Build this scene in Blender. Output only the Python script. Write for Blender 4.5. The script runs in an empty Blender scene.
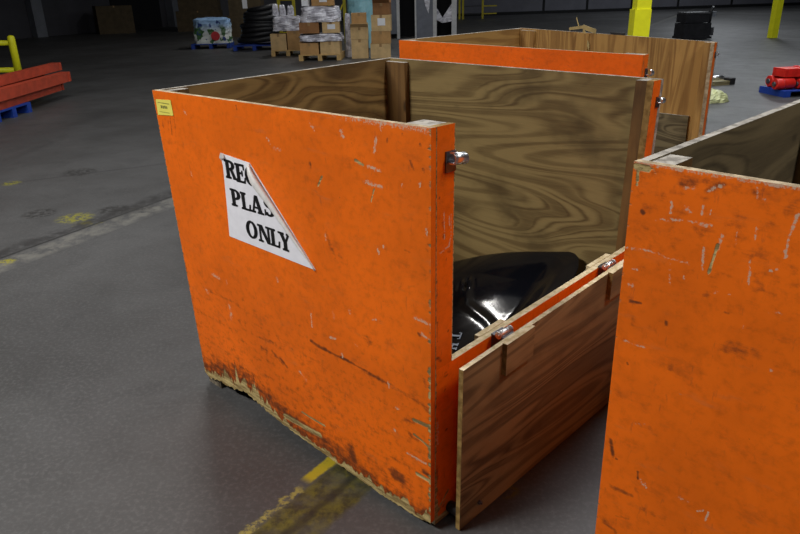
import bpy, math, random
import numpy as np
from mathutils import Vector, Matrix
random.seed(7); RNG = np.random.default_rng(7)
SC = bpy.context.scene
COL = SC.collection
PI = math.pi

# ------------------------------------------------------------------ node helpers
class NT:
    """small expression helper over a material's node tree"""
    def __init__(s, name):
        s.m = bpy.data.materials.new(name); s.m.use_nodes = True
        s.t = s.m.node_tree; s.t.nodes.clear()
        s.out = s.t.nodes.new('ShaderNodeOutputMaterial')
        s.b = s.t.nodes.new('ShaderNodeBsdfPrincipled')
        s.t.links.new(s.b.outputs[0], s.out.inputs[0])
    def n(s, typ, **kw):
        nd = s.t.nodes.new(typ)
        for k, v in kw.items(): setattr(nd, k, v)
        return nd
    def put(s, sock, v):
        if isinstance(v, bpy.types.NodeSocket): s.t.links.new(v, sock)
        elif v is not None:
            if hasattr(sock.default_value, '__len__') and not hasattr(v, '__len__'): v = (v, v, v)
            if sock.type == 'RGBA' and len(v) == 3: v = (*v, 1)
            sock.default_value = v
    def math(s, op, a, b=None, c=None, clamp=False):
        nd = s.n('ShaderNodeMath', operation=op, use_clamp=clamp)
        for i, v in enumerate((a, b, c)):
            if v is not None: s.put(nd.inputs[i], v)
        return nd.outputs[0]
    def add(s, a, b): return s.math('ADD', a, b)
    def sub(s, a, b): return s.math('SUBTRACT', a, b)
    def mul(s, a, b): return s.math('MULTIPLY', a, b)
    def step(s, x, lo, hi):
        nd = s.n('ShaderNodeMapRange', clamp=True); nd.interpolation_type = 'SMOOTHSTEP'
        s.put(nd.inputs[0], x); s.put(nd.inputs[1], lo); s.put(nd.inputs[2], hi)
        nd.inputs[3].default_value = 0; nd.inputs[4].default_value = 1
        return nd.outputs[0]
    def mix(s, f, a, b):
        nd = s.n('ShaderNodeMix', data_type='RGBA', clamp_factor=True)
        s.put(nd.inputs[0], f); s.put(nd.inputs[6], a); s.put(nd.inputs[7], b)
        return nd.outputs[2]
    def attr(s, name): return s.n('ShaderNodeAttribute', attribute_name=name)
    def obj(s): return s.n('ShaderNodeTexCoord').outputs['Object']
    def pos(s): return s.n('ShaderNodeNewGeometry').outputs['Position']
    def scale(s, v, sc):
        nd = s.n('ShaderNodeVectorMath', operation='MULTIPLY'); s.put(nd.inputs[0], v); nd.inputs[1].default_value = sc
        return nd.outputs[0]
    def off(s, v, o):
        nd = s.n('ShaderNodeVectorMath', operation='ADD'); s.put(nd.inputs[0], v); s.put(nd.inputs[1], o)
        return nd.outputs[0]
    def noise(s, v, scale=1., detail=2., rough=.5, dist=0.):
        nd = s.n('ShaderNodeTexNoise'); s.put(nd.inputs['Vector'], v)
        nd.inputs['Scale'].default_value = scale; nd.inputs['Detail'].default_value = detail
        nd.inputs['Roughness'].default_value = rough; nd.inputs['Distortion'].default_value = dist
        return nd.outputs[0]
    def xyz(s, v):
        nd = s.n('ShaderNodeSeparateXYZ'); s.put(nd.inputs[0], v); return nd.outputs
    def bump(s, hgt, strength=.3, dist=.01):
        nd = s.n('ShaderNodeBump'); s.put(nd.inputs['Height'], hgt)
        nd.inputs['Strength'].default_value = strength; nd.inputs['Distance'].default_value = dist
        s.t.links.new(nd.outputs[0], s.b.inputs['Normal'])
    def fin(s, col=None, rough=None, metal=None, spec=None):
        if col is not None: s.put(s.b.inputs['Base Color'], col)
        if rough is not None: s.put(s.b.inputs['Roughness'], rough)
        if metal is not None: s.put(s.b.inputs['Metallic'], metal)
        if spec is not None: s.put(s.b.inputs['Specular IOR Level'], spec)
        return s.m

def lin(r, g, b):
    f = lambda c: (c/255/12.92) if c/255 <= .04045 else ((c/255+.055)/1.055)**2.4
    return (f(r), f(g), f(b))

def simple(name, col, rough=.6, metal=0., var=.12, nscale=6., bump=.0, spec=.4):
    t = NT(name); nz = t.noise(t.obj(), nscale, 4, .6)
    f = t.step(nz, .3, .7)
    c = t.mix(f, tuple(x*(1-var) for x in col), tuple(min(1, x*(1+var)) for x in col))
    if bump: t.bump(nz, bump, .01)
    return t.fin(c, rough, metal, spec)

def wood(name, base, dark, freq=9., along=.9, across=4.5, contrast=.8, dirt=.25, rough=.65, light=None):
    """plywood face: contour lines of a stretched noise field give the cathedral grain; coords come from the 'grain' attribute"""
    t = NT(name); g = t.attr('grain').outputs['Vector']
    v = t.scale(g, (along, across, 1.))
    n1 = t.noise(v, 1., 1.2, .4, .15)
    wob = t.noise(t.scale(g, (5., 30., 1.)), 1., 3, .6)
    ph = t.add(t.mul(n1, freq), t.mul(t.sub(wob, .5), .16))
    broad = t.step(t.math('SINE', t.mul(ph, 2*PI)), -.3, .95)
    lines = t.math('POWER', t.math('ABSOLUTE', t.math('SINE', t.mul(ph, 2.6*PI))), 5.)
    lines = t.mul(lines, t.step(t.noise(t.scale(g, (1.1, 3.2, 1.)), 1.4, 2), .38, .6))
    ring = t.math('MAXIMUM', t.mul(broad, .75), lines)
    fine = t.noise(t.scale(g, (7., 190., 1.)), 1., 3, .6)
    mid = t.noise(t.scale(g, (2.2, 22., 1.)), 1., 3, .6)
    blot = t.noise(t.scale(g, (2.4, 3.4, 1.)), 1., 4, .6)
    f = t.mul(ring, contrast)
    f = t.add(f, t.mul(t.sub(fine, .5), .55)); f = t.add(f, t.mul(t.sub(mid, .5), .9))
    c = t.mix(f, base, dark)
    c = t.mix(t.mul(t.step(blot, .48, .72), dirt*2), c, tuple(x*.45 for x in dark))
    if light: c = t.mix(t.mul(t.step(t.noise(t.scale(g, (1.1, 2.6, 1.)), 1.3, 2), .5, .7), .5), c, light)
    # knots
    vo = t.n('ShaderNodeTexVoronoi'); t.put(vo.inputs['Vector'], t.scale(g, (2.0, 3.6, 1.)))
    vo.inputs['Scale'].default_value = 1.0
    k = t.sub(1., t.step(vo.outputs['Distance'], .03, .085))
    c = t.mix(t.mul(k, .75), c, tuple(x*.25 for x in dark))
    t.bump(t.add(t.mul(fine, .5), t.mul(ring, -.3)), .25, .003)
    return t.fin(c, rough, 0, .3)

def paint(name, col, ded=(.0,.0,.0)):
    """worn orange paint on plywood. Attribute 'wear': R bare wood, G grime, B pale scratches"""
    t = NT(name); g = t.attr('grain').outputs['Vector']; w = t.attr('wear')
    r, gr, b = t.xyz(w.outputs['Vector'])
    nfine = t.noise(g, 160, 3, .65); nmid = t.noise(g, 38, 4, .65)
    nsp = t.noise(t.scale(g, (9, 70, 1)), 1., 4, .65); nbig = t.noise(g, 3.2, 4, .6)
    c = t.mix(t.step(nbig, .3, .7), tuple(x*.86 for x in col), tuple(min(1, x*1.07) for x in col))
    c = t.mix(t.mul(t.step(nmid, .42, .75), .38), c, tuple(x*.55 for x in col))
    c = t.mix(t.mul(t.step(t.noise(t.scale(g, (11, 16, 1)), 1., 5, .7), .54, .74), .32), c, lin(112, 56, 24))
    c = t.mix(t.mul(t.step(t.noise(t.off(t.scale(g, (7, 30, 1)), (3, 9, 0)), 1., 5, .72), .56, .74), .35), c, lin(176, 104, 60))
    c = t.mix(t.mul(t.step(t.noise(t.scale(g, (60, 14, 1)), 1., 4, .7), .60, .75), .4), c, lin(120, 62, 40))   # vertical scuffs
    # grime
    gm = t.step(t.add(gr, t.add(t.mul(t.sub(nmid, .5), 1.3), t.mul(t.sub(nsp, .5), 1.0))), .22, 1.0)
    gm = t.mul(gm, t.step(gr, .02, .2))
    c = t.mix(t.mul(gm, .85), c, lin(58, 36, 24))
    # random small chips and specks
    ch = t.step(t.noise(t.scale(g, (26, 60, 1)), 1., 5, .7), .715, .74)
    c = t.mix(t.mul(ch, .8), c, lin(150, 128, 105))
    dk = t.step(t.noise(t.off(t.scale(g, (34, 60, 1)), (7.3, 1.2, 0)), 1., 5, .7), .70, .73)
    c = t.mix(t.mul(dk, .7), c, lin(70, 40, 25))
    # scratches
    sm = t.mul(t.step(t.add(b, t.add(t.mul(t.sub(nfine, .5), 2.2), t.mul(t.sub(nmid, .5), 1.2))), .22, .7), t.step(b, .02, .2))
    c = t.mix(t.mul(sm, .85), c, lin(196, 168, 144))
    # bare splintered wood
    bm = t.mul(t.step(t.add(r, t.mul(t.sub(nsp, .5), 1.3)), .36, .56), t.step(r, .02, .15))
    wc = t.mix(t.step(nsp, .35, .62), lin(196, 174, 118), lin(124, 102, 62))
    wc = t.mix(t.step(nfine, .55, .72), wc, lin(84, 68, 44))
    c = t.mix(bm, c, wc)
    ro = t.add(.5, t.mul(t.add(bm, gm), .2))
    hh = t.add(t.mul(bm, -1.), t.add(t.mul(nmid, .12), t.mul(nsp, .15)))
    t.bump(hh, .45, .004)
    return t.fin(c, ro, 0, .22)

M = {}
M['orange'] = paint('orange_paint', (.80, .142, .004))
M['ply'] = wood('plywood_weathered', lin(134, 114, 72), lin(82, 63, 34), 11., .8, 4.4, .8, .3)
M['ply_side'] = wood('plywood_stained', lin(146, 118, 70), lin(84, 60, 30), 8., 1.3, 4.2, .85, .3)
M['ply_gate'] = wood('plywood_gate', lin(142, 132, 96), lin(80, 72, 52), 9., .55, 6., .8, .3)
M['ply_grey'] = wood('plywood_greyed', lin(106, 92, 66), lin(60, 50, 34), 8., .9, 4., .7, .3)
M['ply_new'] = wood('plywood_pale', lin(176, 136, 76), lin(120, 82, 40), 7., .5, 7., .7, .12)
M['stud'] = wood('stud_lumber', lin(112, 82, 44), lin(72, 48, 24), 6., .5, 12., .6, .3)
M['knotty'] = wood('knotty_lumber', lin(120, 108, 80), lin(60, 50, 34), 9., 1.6, 5., .8, .4)

def edge_mat(name, a, b):
    t = NT(name); g = t.attr('grain').outputs['Vector']
    n1 = t.noise(t.scale(g, (30, 30, 30)), 1., 4, .65); n2 = t.noise(g, 7, 3, .6)
    c = t.mix(t.step(n1, .35, .65), a, b)
    c = t.mix(t.mul(t.step(n2, .5, .7), .5), c, tuple(x*.5 for x in b))
    t.bump(n1, .4, .004)
    return t.fin(c, .8, 0, .2)
M['edge'] = edge_mat('ply_edge_weathered', lin(190, 172, 142), lin(140, 122, 96))
M['edge_tan'] = edge_mat('ply_edge_tan', lin(150, 122, 72), lin(110, 84, 44))
M['edge_grey'] = edge_mat('ply_edge_greyed', lin(172, 166, 156), lin(118, 112, 104))
M['edge_pale'] = edge_mat('ply_edge_pale', lin(218, 204, 172), lin(178, 160, 120))
M['edge_raw'] = edge_mat('ply_edge_broken', lin(176, 156, 100), lin(80, 64, 38))
M['foot'] = edge_mat('skid_wood', lin(128, 118, 100), lin(80, 72, 60))
M['chrome'] = simple('chrome', (.86, .87, .9), .32, 1., .1, 40, .0)
M['steel_dark'] = simple('dark_steel', (.16, .16, .18), .4, .8, .2, 30)
M['rubber'] = simple('black_rubber', (.012, .012, .013), .55, 0, .2, 30)
M['paper'] = simple('white_paper', lin(226, 226, 232), .5, 0, .05, 20)
M['paper_back'] = simple('paper_back', lin(214, 212, 208), .35, 0, .08, 40)
M['ink'] = simple('black_ink', (.006, .006, .007), .5, 0, .1, 20)
M['note'] = simple('yellow_note', lin(216, 206, 92), .6, 0, .05, 20)
M['note_ink'] = simple('note_ink', lin(110, 108, 52), .7, 0, .05, 20)
M['white_ink'] = simple('pale_print', lin(120, 128, 142), .5, 0, .1, 30)

def film():
    t = NT('black_plastic'); nz = t.noise(t.obj(), 5, 3, .5, .4); nf = t.noise(t.obj(), 45, 3, .6)
    t.bump(t.add(nz, t.mul(nf, .05)), .12, .02)
    return t.fin((.003, .0033, .005), t.add(.09, t.mul(nf, .05)), 0, .35)
M['film'] = film()

# ------------------------------------------------------------------ object helpers
def prop(o, label=None, cat=None, group=None, kind=None):
    if label: o['label'] = label
    if cat: o['category'] = cat
    if group: o['group'] = group
    if kind: o['kind'] = kind
    return o
def wloc(o):
    p = Vector(o.location)
    while o.parent: o = o.parent; p = p + Vector(o.location)
    return p
def thing(name, label, cat, loc, group=None):
    o = bpy.data.objects.new(name, None); COL.objects.link(o); o.location = loc; o.empty_display_size = .1
    return prop(o, label, cat, group)

class MB:
    """collects vertices (world space) with grain coords, faces and material slots, and links ONE mesh object"""
    def __init__(s): s.v = []; s.g = []; s.w = []; s.f = []; s.mi = []; s.sm = []
    def vert(s, p, g=None, w=(0, 0, 0)):
        s.v.append(tuple(p)); s.g.append(tuple(g) if g is not None else tuple(p)); s.w.append(w); return len(s.v)-1
    def face(s, idx, m=0, smooth=False): s.f.append(tuple(idx)); s.mi.append(m); s.sm.append(smooth)
    def quad(s, pts, m=0, gs=None):
        s.face([s.vert(p, gs[i] if gs else None) for i, p in enumerate(pts)], m)
    def box(s, lo, hi, m=0, T=None, mats=None, long=None, seed=0., bev=0.):
        """axis box mapped through T; grain runs along the axis 'long' (default: the longest side)"""
        T = T or (lambda x, y, z: (x, y, z))
        d = [hi[i]-lo[i] for i in range(3)]
        la = d.index(max(d)) if long is None else long
        P = lambda a, b, c: ((hi if a else lo)[0], (hi if b else lo)[1], (hi if c else lo)[2])
        F = {'-x': [(0,0,0),(0,0,1),(0,1,1),(0,1,0)], '+x': [(1,0,0),(1,1,0),(1,1,1),(1,0,1)],
             '-y': [(0,0,0),(1,0,0),(1,0,1),(0,0,1)], '+y': [(0,1,0),(0,1,1),(1,1,1),(1,1,0)],
             '-z': [(0,0,0),(0,1,0),(1,1,0),(1,0,0)], '+z': [(0,0,1),(1,0,1),(1,1,1),(0,1,1)]}
        for k, q in F.items():
            ax = 'xyz'.index(k[1]); oth = [i for i in range(3) if i != ax]
            if la in oth: a = la; b = [i for i in oth if i != la][0]
            else: a, b = oth
            pts = [P(*c) for c in q]
            ids = [s.vert(T(*p), (p[a]+seed*1.7, p[b]+seed*.9+ax*.37, seed)) for p in pts]
            s.face(ids, (mats or {}).get(k, m))
    def tube(s, pts, r, seg=12, m=0, cap=True, smooth=True, closed=False):
        pts = [Vector(p) for p in pts]; n = len(pts); rr = r if hasattr(r, '__len__') else [r]*n
        rings = []; up = None; L = 0
        for i, p in enumerate(pts):
            if closed: t = (pts[(i+1) % n]-pts[i-1]).normalized()
            else: t = (pts[min(i+1, n-1)]-pts[max(i-1, 0)]).normalized()
            if up is None:
                up = Vector((0, 0, 1)) if abs(t.z) < .9 else Vector((1, 0, 0))
            a = (up - t*up.dot(t)).normalized(); b = t.cross(a); up = a
            if i: L += (p-pts[i-1]).length
            rings.append([s.vert(p+(a*math.cos(2*PI*k/seg)+b*math.sin(2*PI*k/seg))*rr[i], (L, k/seg*.3, 0)) for k in range(seg)])
        for i in range(n if closed else n-1):
            A, Bq = rings[i], rings[(i+1) % n]
            for k in range(seg): s.face((A[k], A[(k+1) % seg], Bq[(k+1) % seg], Bq[k]), m, smooth)
        if cap and not closed:
            s.face(rings[0][::-1], m); s.face(rings[-1], m)
    def grid(s, fn, nu, nv, m=0, smooth=True, th=0.):
        """surface fn(u,v)->(point, grain) on [0,1]^2; with th it gets a thickness along its normal"""
        base = len(s.v)
        for j in range(nv+1):
            for i in range(nu+1):
                p, g = fn(i/nu, j/nv); s.vert(p, g)
        id_ = lambda i, j: base+j*(nu+1)+i
        for j in range(nv):
            for i in range(nu): s.face((id_(i, j), id_(i+1, j), id_(i+1, j+1), id_(i, j+1)), m, smooth)
    def build(s, name, mats, parent=None, bevel=0., solid=0., fixn=True, sub=0):
        vs = np.array(s.v, float); ctr = (vs.min(0)+vs.max(0))/2; ctr[2] = vs[:, 2].min()
        me = bpy.data.meshes.new(name)
        me.from_pydata((vs-ctr).tolist(), [], s.f)
        for mt in (mats if isinstance(mats, (list, tuple)) else [mats]): me.materials.append(mt)
        me.polygons.foreach_set('material_index', s.mi); me.polygons.foreach_set('use_smooth', s.sm)
        a = me.attributes.new('grain', 'FLOAT_VECTOR', 'POINT'); a.data.foreach_set('vector', np.array(s.g, np.float32).ravel())
        if any(w != (0, 0, 0) for w in s.w):
            a = me.attributes.new('wear', 'FLOAT_VECTOR', 'POINT'); a.data.foreach_set('vector', np.array(s.w, np.float32).ravel())
        me.validate(); me.update()
        o = bpy.data.objects.new(name, me); COL.objects.link(o)
        o.location = Vector(ctr)
        if parent: o.parent = parent; o.location = Vector(ctr)-wloc(parent)
        if fixn:
            import bmesh
            bm = bmesh.new(); bm.from_mesh(me); bmesh.ops.recalc_face_normals(bm, faces=bm.faces); bm.to_mesh(me); bm.free()
        if solid: md = o.modifiers.new('solid', 'SOLIDIFY'); md.thickness = solid; md.offset = 0
        if bevel:
            md = o.modifiers.new('bevel', 'BEVEL'); md.width = bevel; md.segments = 2; md.limit_method = 'ANGLE'
        if sub: md = o.modifiers.new('sub', 'SUBSURF'); md.levels = sub; md.render_levels = sub
        return o

def copy_tree(o, parent=None):
    c = o.copy(); COL.objects.link(c); c.parent = parent
    for ch in list(o.children): copy_tree(ch, c)
    return c

# ------------------------------------------------------------------ camera
def setup_camera():
    f, pitch, roll, h = 679.279, .388129, -.0254637, 1.526132
    fw = Vector((0, math.cos(pitch), -math.sin(pitch))); r = Vector((1, 0, 0)); u = r.cross(fw)
    c, s = math.cos(roll), math.sin(roll)
    r2 = r*c+u*s; u2 = -s*r+u*c
    cd = bpy.data.cameras.new('camera'); cd.sensor_width = 36.; cd.lens = f/800*36.; cd.clip_start = .02; cd.clip_end = 300
    co = bpy.data.objects.new('camera', cd); COL.objects.link(co)
    mt = Matrix((r2, u2, -fw)).transposed().to_4x4(); mt.translation = Vector((0, 0, h)); co.matrix_world = mt
    SC.camera = co
setup_camera()
MARKS_MAIN=[('d',6.5,1,[(781,471),(817,465),(857,465)]),
('d',4.8,0.8,[(857,465),(925,464)]),
('d',5.2,1,[(925,464),(963,464)]),
('d',3.5,0.8,[(963,464),(1004,462),(1045,460)]),
('d',4.7,0.9,[(1058,458),(1102,454)]),
('d',5.7,0.9,[(589,337),(626,315)]),
('d',5.9,0.7,[(543,348),(603,318)]),
('d',7.7,0.6,[(476,382),(556,385)]),
('d',9.4,0.5,[(1031,458),(1169,450),(1269,442),(1300,432)]),
('d',7.1,0.35,[(714,406),(869,396)]),
('d',13.1,0.7,[(480,338),(503,330)]),
('d',7.3,0.5,[(902,874),(916,843),(935,803)]),
('w',4.1,0.5,[(897,867),(899,848)]),
('d',8.1,0.4,[(950,823),(961,807)]),
('d',13.6,0.45,[(1044,586),(1065,566)]),
('d',21.5,0.9,[(1154,133),(1189,129)]),
('d',16.6,1,[(949,122),(961,88)]),
('d',12.9,0.5,[(860,267),(875,262)]),
('d',8.3,0.6,[(1285,523),(1292,507)]),
('d',8.5,1,[(1283,209),(1303,205)]),
('d',3,0.7,[(1242,1132),(1255,1111)]),
('d',2.8,0.9,[(1274,1180),(1277,1176)]),
('d',2.6,0.7,[(1217,1198),(1220,1194)]),
('d',3.1,0.7,[(1165,1177),(1165,1172)]),
('d',3.6,0.7,[(854,1073),(857,1061)]),
('d',3.7,0.8,[(516,1206),(519,1197)]),
('d',3.1,0.7,[(1284,1118),(1288,1111)]),
('w',4.4,0.7,[(1126,1176),(1117,1138)]),
('w',3.5,0.6,[(1142,1218),(1145,1198)]),
('b',4.7,0.9,[(1044,1107),(1074,1098)]),
('w',4.5,0.6,[(1092,1098),(1136,1091)]),
('w',5.2,0.65,[(1078,1053),(1142,1049)]),
('b',3.1,0.8,[(1112,1039),(1098,1001)]),
('b',4,0.8,[(903,1042),(881,1009)]),
('w',6.4,0.6,[(995,1179),(1001,1164)]),
('w',6.1,0.35,[(864,1190),(883,1170)]),
('w',5.1,0.4,[(659,1122),(672,1109)]),
('w',5.6,0.4,[(689,1096),(718,1093)]),
('w',2,1,[(1214,1069),(1215,1064)]),
('w',2.3,1,[(1273,1081),(1274,1071)]),
('w',2.8,1,[(1118,871),(1122,858)]),
('w',2.5,1,[(1138,885),(1140,879)]),
('w',3.8,0.7,[(795,577),(794,526)]),
('w',3.4,0.8,[(883,520),(912,523)]),
('w',3.4,0.7,[(983,645),(986,633)]),
('w',3.8,0.9,[(936,479),(938,469)]),
('w',3,0.9,[(1140,459),(1144,440)]),
('w',3,0.8,[(1171,382),(1183,384)]),
('w',3.8,0.9,[(1160,303),(1164,298)]),
('b',6.5,0.9,[(1244,373),(1300,378)]),
('d',9.4,0.6,[(1203,362),(1244,366)]),
('b',5.6,0.7,[(1244,324),(1299,309)]),
('d',6.4,0.6,[(1223,315),(1260,308)]),
('w',3.8,0.8,[(1213,242),(1291,242)]),
('b',8.5,0.9,[(1254,186),(1303,187)]),
('w',5.6,0.6,[(1253,704),(1307,701)]),
('w',5.5,0.6,[(1275,666),(1307,653)]),
('d',4.7,0.8,[(1263,662),(1271,659)]),
('d',6.5,0.35,[(1297,1016),(1297,910)]),
('w',3.7,0.4,[(1294,969),(1297,948)]),
('d',7.1,0.35,[(1286,853),(1293,793)]),
('d',5.3,0.35,[(1199,781),(1236,791),(1286,816)]),
('d',5.5,0.3,[(1102,775),(1095,724)]),
('b',4.8,0.9,[(733,155),(816,156)]),
('b',5.1,0.8,[(688,156),(767,154)]),
('b',12.6,0.9,[(575,89),(685,95),(783,103)]),
('d',19.1,0.7,[(469,95),(572,70),(722,74)]),
('d',16.1,0.5,[(814,138),(919,127)]),
('d',12.3,0.4,[(1017,108),(1112,107)]),
('d',3.3,0.6,[(93,1129),(87,1071)]),
('d',3.4,0.6,[(124,1139),(113,1067)]),
('d',3.7,0.5,[(32,1116),(34,1043)]),
('d',3.4,0.5,[(76,1120),(70,1084)]),
('w',5.1,0.4,[(198,1163),(208,1153)]),
('w',5.6,0.4,[(174,941),(177,930)]),
('d',5.4,0.9,[(-11,555),(5,533)]),
('w',7.9,0.5,[(203,556),(250,552)]),
('w',5.7,0.5,[(298,557),(301,542)]),
('w',5.8,0.4,[(628,654),(631,640)]),
('w',8.3,0.5,[(136,475),(146,461)]),
('w',7.9,0.5,[(292,454),(294,438)]),
('w',10,0.4,[(298,427),(291,399)]),
('d',5.9,0.5,[(164,470),(305,478),(400,466)]),
('d',8.6,0.3,[(454,423),(633,424)]),
('d',7.1,0.5,[(393,520),(396,505)]),
('d',5.8,0.9,[(-40,331),(-17,255)]),
('d',7.9,0.8,[(-11,225),(-1,158)]),
('w',5.7,0.5,[(701,324),(732,304)]),
('d',10.4,0.4,[(656,393),(711,390)]),
('d',9.5,0.4,[(809,403),(843,386)]),
('d',10.3,0.35,[(894,350),(962,340)]),
('w',2.7,0.6,[(1082,644),(1099,649)]),
('w',3.5,0.5,[(1001,537),(1014,531)]),
('w',4.3,0.45,[(907,615),(910,596)]),
('d',4.6,0.4,[(1220,892),(1245,887)]),
]
MARKS_RIGHT=[('d',3.7,1.3,[(26,1128),(29,1125)]),
('b',4.9,0.5,[(36,1212),(45,1203)]),
('b',7.4,0.9,[(5,1211),(29,1209)]),
('b',4,0.7,[(10,1204),(11,1176)]),
('w',2.6,0.7,[(80,1157),(81,1136)]),
('w',5,0.4,[(107,1151),(117,1145)]),
('w',2.3,0.6,[(53,1118),(108,1127),(156,1128)]),
('w',2.1,0.6,[(2,1050),(51,1054),(86,1049),(128,1050)]),
('d',2.5,0.4,[(61,1053),(95,1043)]),
('w',2,0.45,[(13,1011),(31,1010)]),
('w',2.6,0.3,[(91,1042),(96,991)]),
('w',4,0.55,[(15,973),(25,974)]),
('w',1.5,0.7,[(119,1022),(121,1016)]),
('d',2.7,1,[(22,940),(45,943)]),
('d',3,0.8,[(99,920),(100,914)]),
('d',6,0.35,[(80,896),(87,883)]),
('d',5,0.35,[(33,902),(35,864)]),
('d',7.7,0.7,[(94,1196),(117,1197)]),
('w',2.3,0.6,[(99,1186),(119,1190)]),
('d',5,0.6,[(137,1188),(165,1205)]),
('w',2.6,0.6,[(141,1187),(153,1198),(166,1202)]),
('d',6.8,0.55,[(216,1201),(237,1198)]),
('w',2.3,0.4,[(218,1208),(222,1193)]),
('w',2,0.4,[(230,1191),(238,1189)]),
('d',10,0.5,[(271,1189),(284,1197)]),
('w',2.1,0.7,[(136,1160),(136,1144)]),
('w',1.1,0.6,[(150,1159),(150,1148)]),
('w',1.4,0.5,[(131,1122),(158,1128)]),
('w',3.2,0.7,[(175,1114),(173,1087)]),
('b',3.5,0.8,[(171,1096),(166,1062),(163,1040)]),
('w',2.3,0.6,[(148,1084),(151,1039)]),
('w',2.1,0.6,[(228,1142),(229,1119)]),
('w',1,0.4,[(199,1126),(200,1105)]),
('w',3,0.65,[(285,1177),(280,1145)]),
('w',1.9,0.6,[(279,1145),(279,1099)]),
('w',2.5,0.7,[(227,1079),(232,1039)]),
('d',3.8,0.5,[(229,1092),(225,1071)]),
('w',1.3,0.8,[(258,1070),(274,1078)]),
('d',7.4,0.6,[(244,1046),(253,1039)]),
('d',10.2,0.5,[(226,1100),(243,1103)]),
('w',2.3,0.8,[(277,1113),(281,1100)]),
('w',2.4,0.7,[(179,1007),(184,1009)]),
('d',5.3,0.4,[(161,994),(170,1005)]),
('w',1.6,0.6,[(201,1008),(205,1009)]),
('d',2.6,0.7,[(201,975),(207,973)]),
('w',1.9,0.7,[(19,849),(64,850)]),
('w',1.8,0.35,[(270,997),(292,1001)]),
('w',1.7,0.6,[(235,958),(236,953)]),
('d',2.1,1.2,[(31,802),(33,801)]),
('d',12.7,0.6,[(217,907),(241,908)]),
('d',9,0.5,[(261,912),(267,908)]),
('w',2.6,0.4,[(291,893),(294,890)]),
('d',5,0.5,[(122,834),(119,819)]),
('d',2.4,1.1,[(30,563),(33,562)]),
('d',2.4,0.9,[(82,555),(84,537)]),
('w',1.8,0.8,[(89,539),(99,527)]),
('w',1.7,0.8,[(101,533),(106,523)]),
('d',7.2,0.4,[(115,546),(128,549)]),
('w',6,0.3,[(176,540),(193,540)]),
('w',1.9,0.9,[(231,517),(235,541)]),
('w',1.7,0.7,[(213,529),(224,536)]),
('d',6,0.6,[(29,483),(76,486)]),
('d',5.2,0.45,[(83,507),(106,466),(121,434)]),
('d',3.6,0.5,[(46,411),(74,421)]),
('d',5.8,0.6,[(19,377),(50,368)]),
('d',6.7,0.3,[(69,671),(95,674)]),
('w',3.2,0.25,[(57,665),(91,679)]),
('w',1.7,0.3,[(146,647),(161,638)]),
('d',6,0.35,[(124,471),(184,477)]),
('d',4,0.9,[(14,603),(23,565)]),
]
# ------------------------------------------------------------------ plywood bins
def tril(c8, W, D, H):
    c = {k: np.array(v) for k, v in c8.items()}
    def T(x, y, z):
        a, b, e = np.asarray(x)/W, np.asarray(y)/D, np.asarray(z)/H
        s = 0
        for (i, j, k), p in c.items():
            wt = (a if i else 1-a)*(b if j else 1-b)*(e if k else 1-e)
            s = s+np.multiply.outer(wt, p)
        return s
    return T

def seg_dist(U, V, pts):
    d = np.full(U.shape, 9.)
    for (x0, y0), (x1, y1) in zip(pts[:-1], pts[1:]):
        dx, dy = x1-x0, y1-y0; L = dx*dx+dy*dy+1e-12
        t = np.clip(((U-x0)*dx+(V-y0)*dy)/L, 0, 1)
        d = np.minimum(d, np.hypot(U-x0-t*dx, V-y0-t*dy))
    return d
def smooth(x, lo, hi):
    t = np.clip((x-lo)/(hi-lo), 0, 1); return t*t*(3-2*t)
def wear_of(U, V, marks, base=None):
    Wr = np.zeros(U.shape+(3,)) if base is None else base
    for k, w, st, pts in marks:
        p = [(a/1000., b/1000.) for a, b in pts]; w = w/1000.
        ch = {'b': 0, 'd': 1, 'w': 2}[k]
        d = seg_dist(U, V, p)
        Wr[..., ch] = np.maximum(Wr[..., ch], st*(1-smooth(d, w*.1, w*(2.2 if k == 'd' else 1.6))))
    return Wr
def grid_face(mb, P, G, Wr, m=0):
    nv, nu = P.shape[:2]; base = len(mb.v)
    mb.v += [tuple(p) for p in P.reshape(-1, 3).tolist()]
    mb.g += [tuple(p) for p in G.reshape(-1, 3).tolist()]
    mb.w += [tuple(p) for p in Wr.reshape(-1, 3).tolist()]
    for j in range(nv-1):
        for i in range(nu-1):
            a = base+j*nu+i; mb.face((a, a+1, a+nu+1, a+nu), m)
    return lambda j, i: base+j*nu+i

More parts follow.
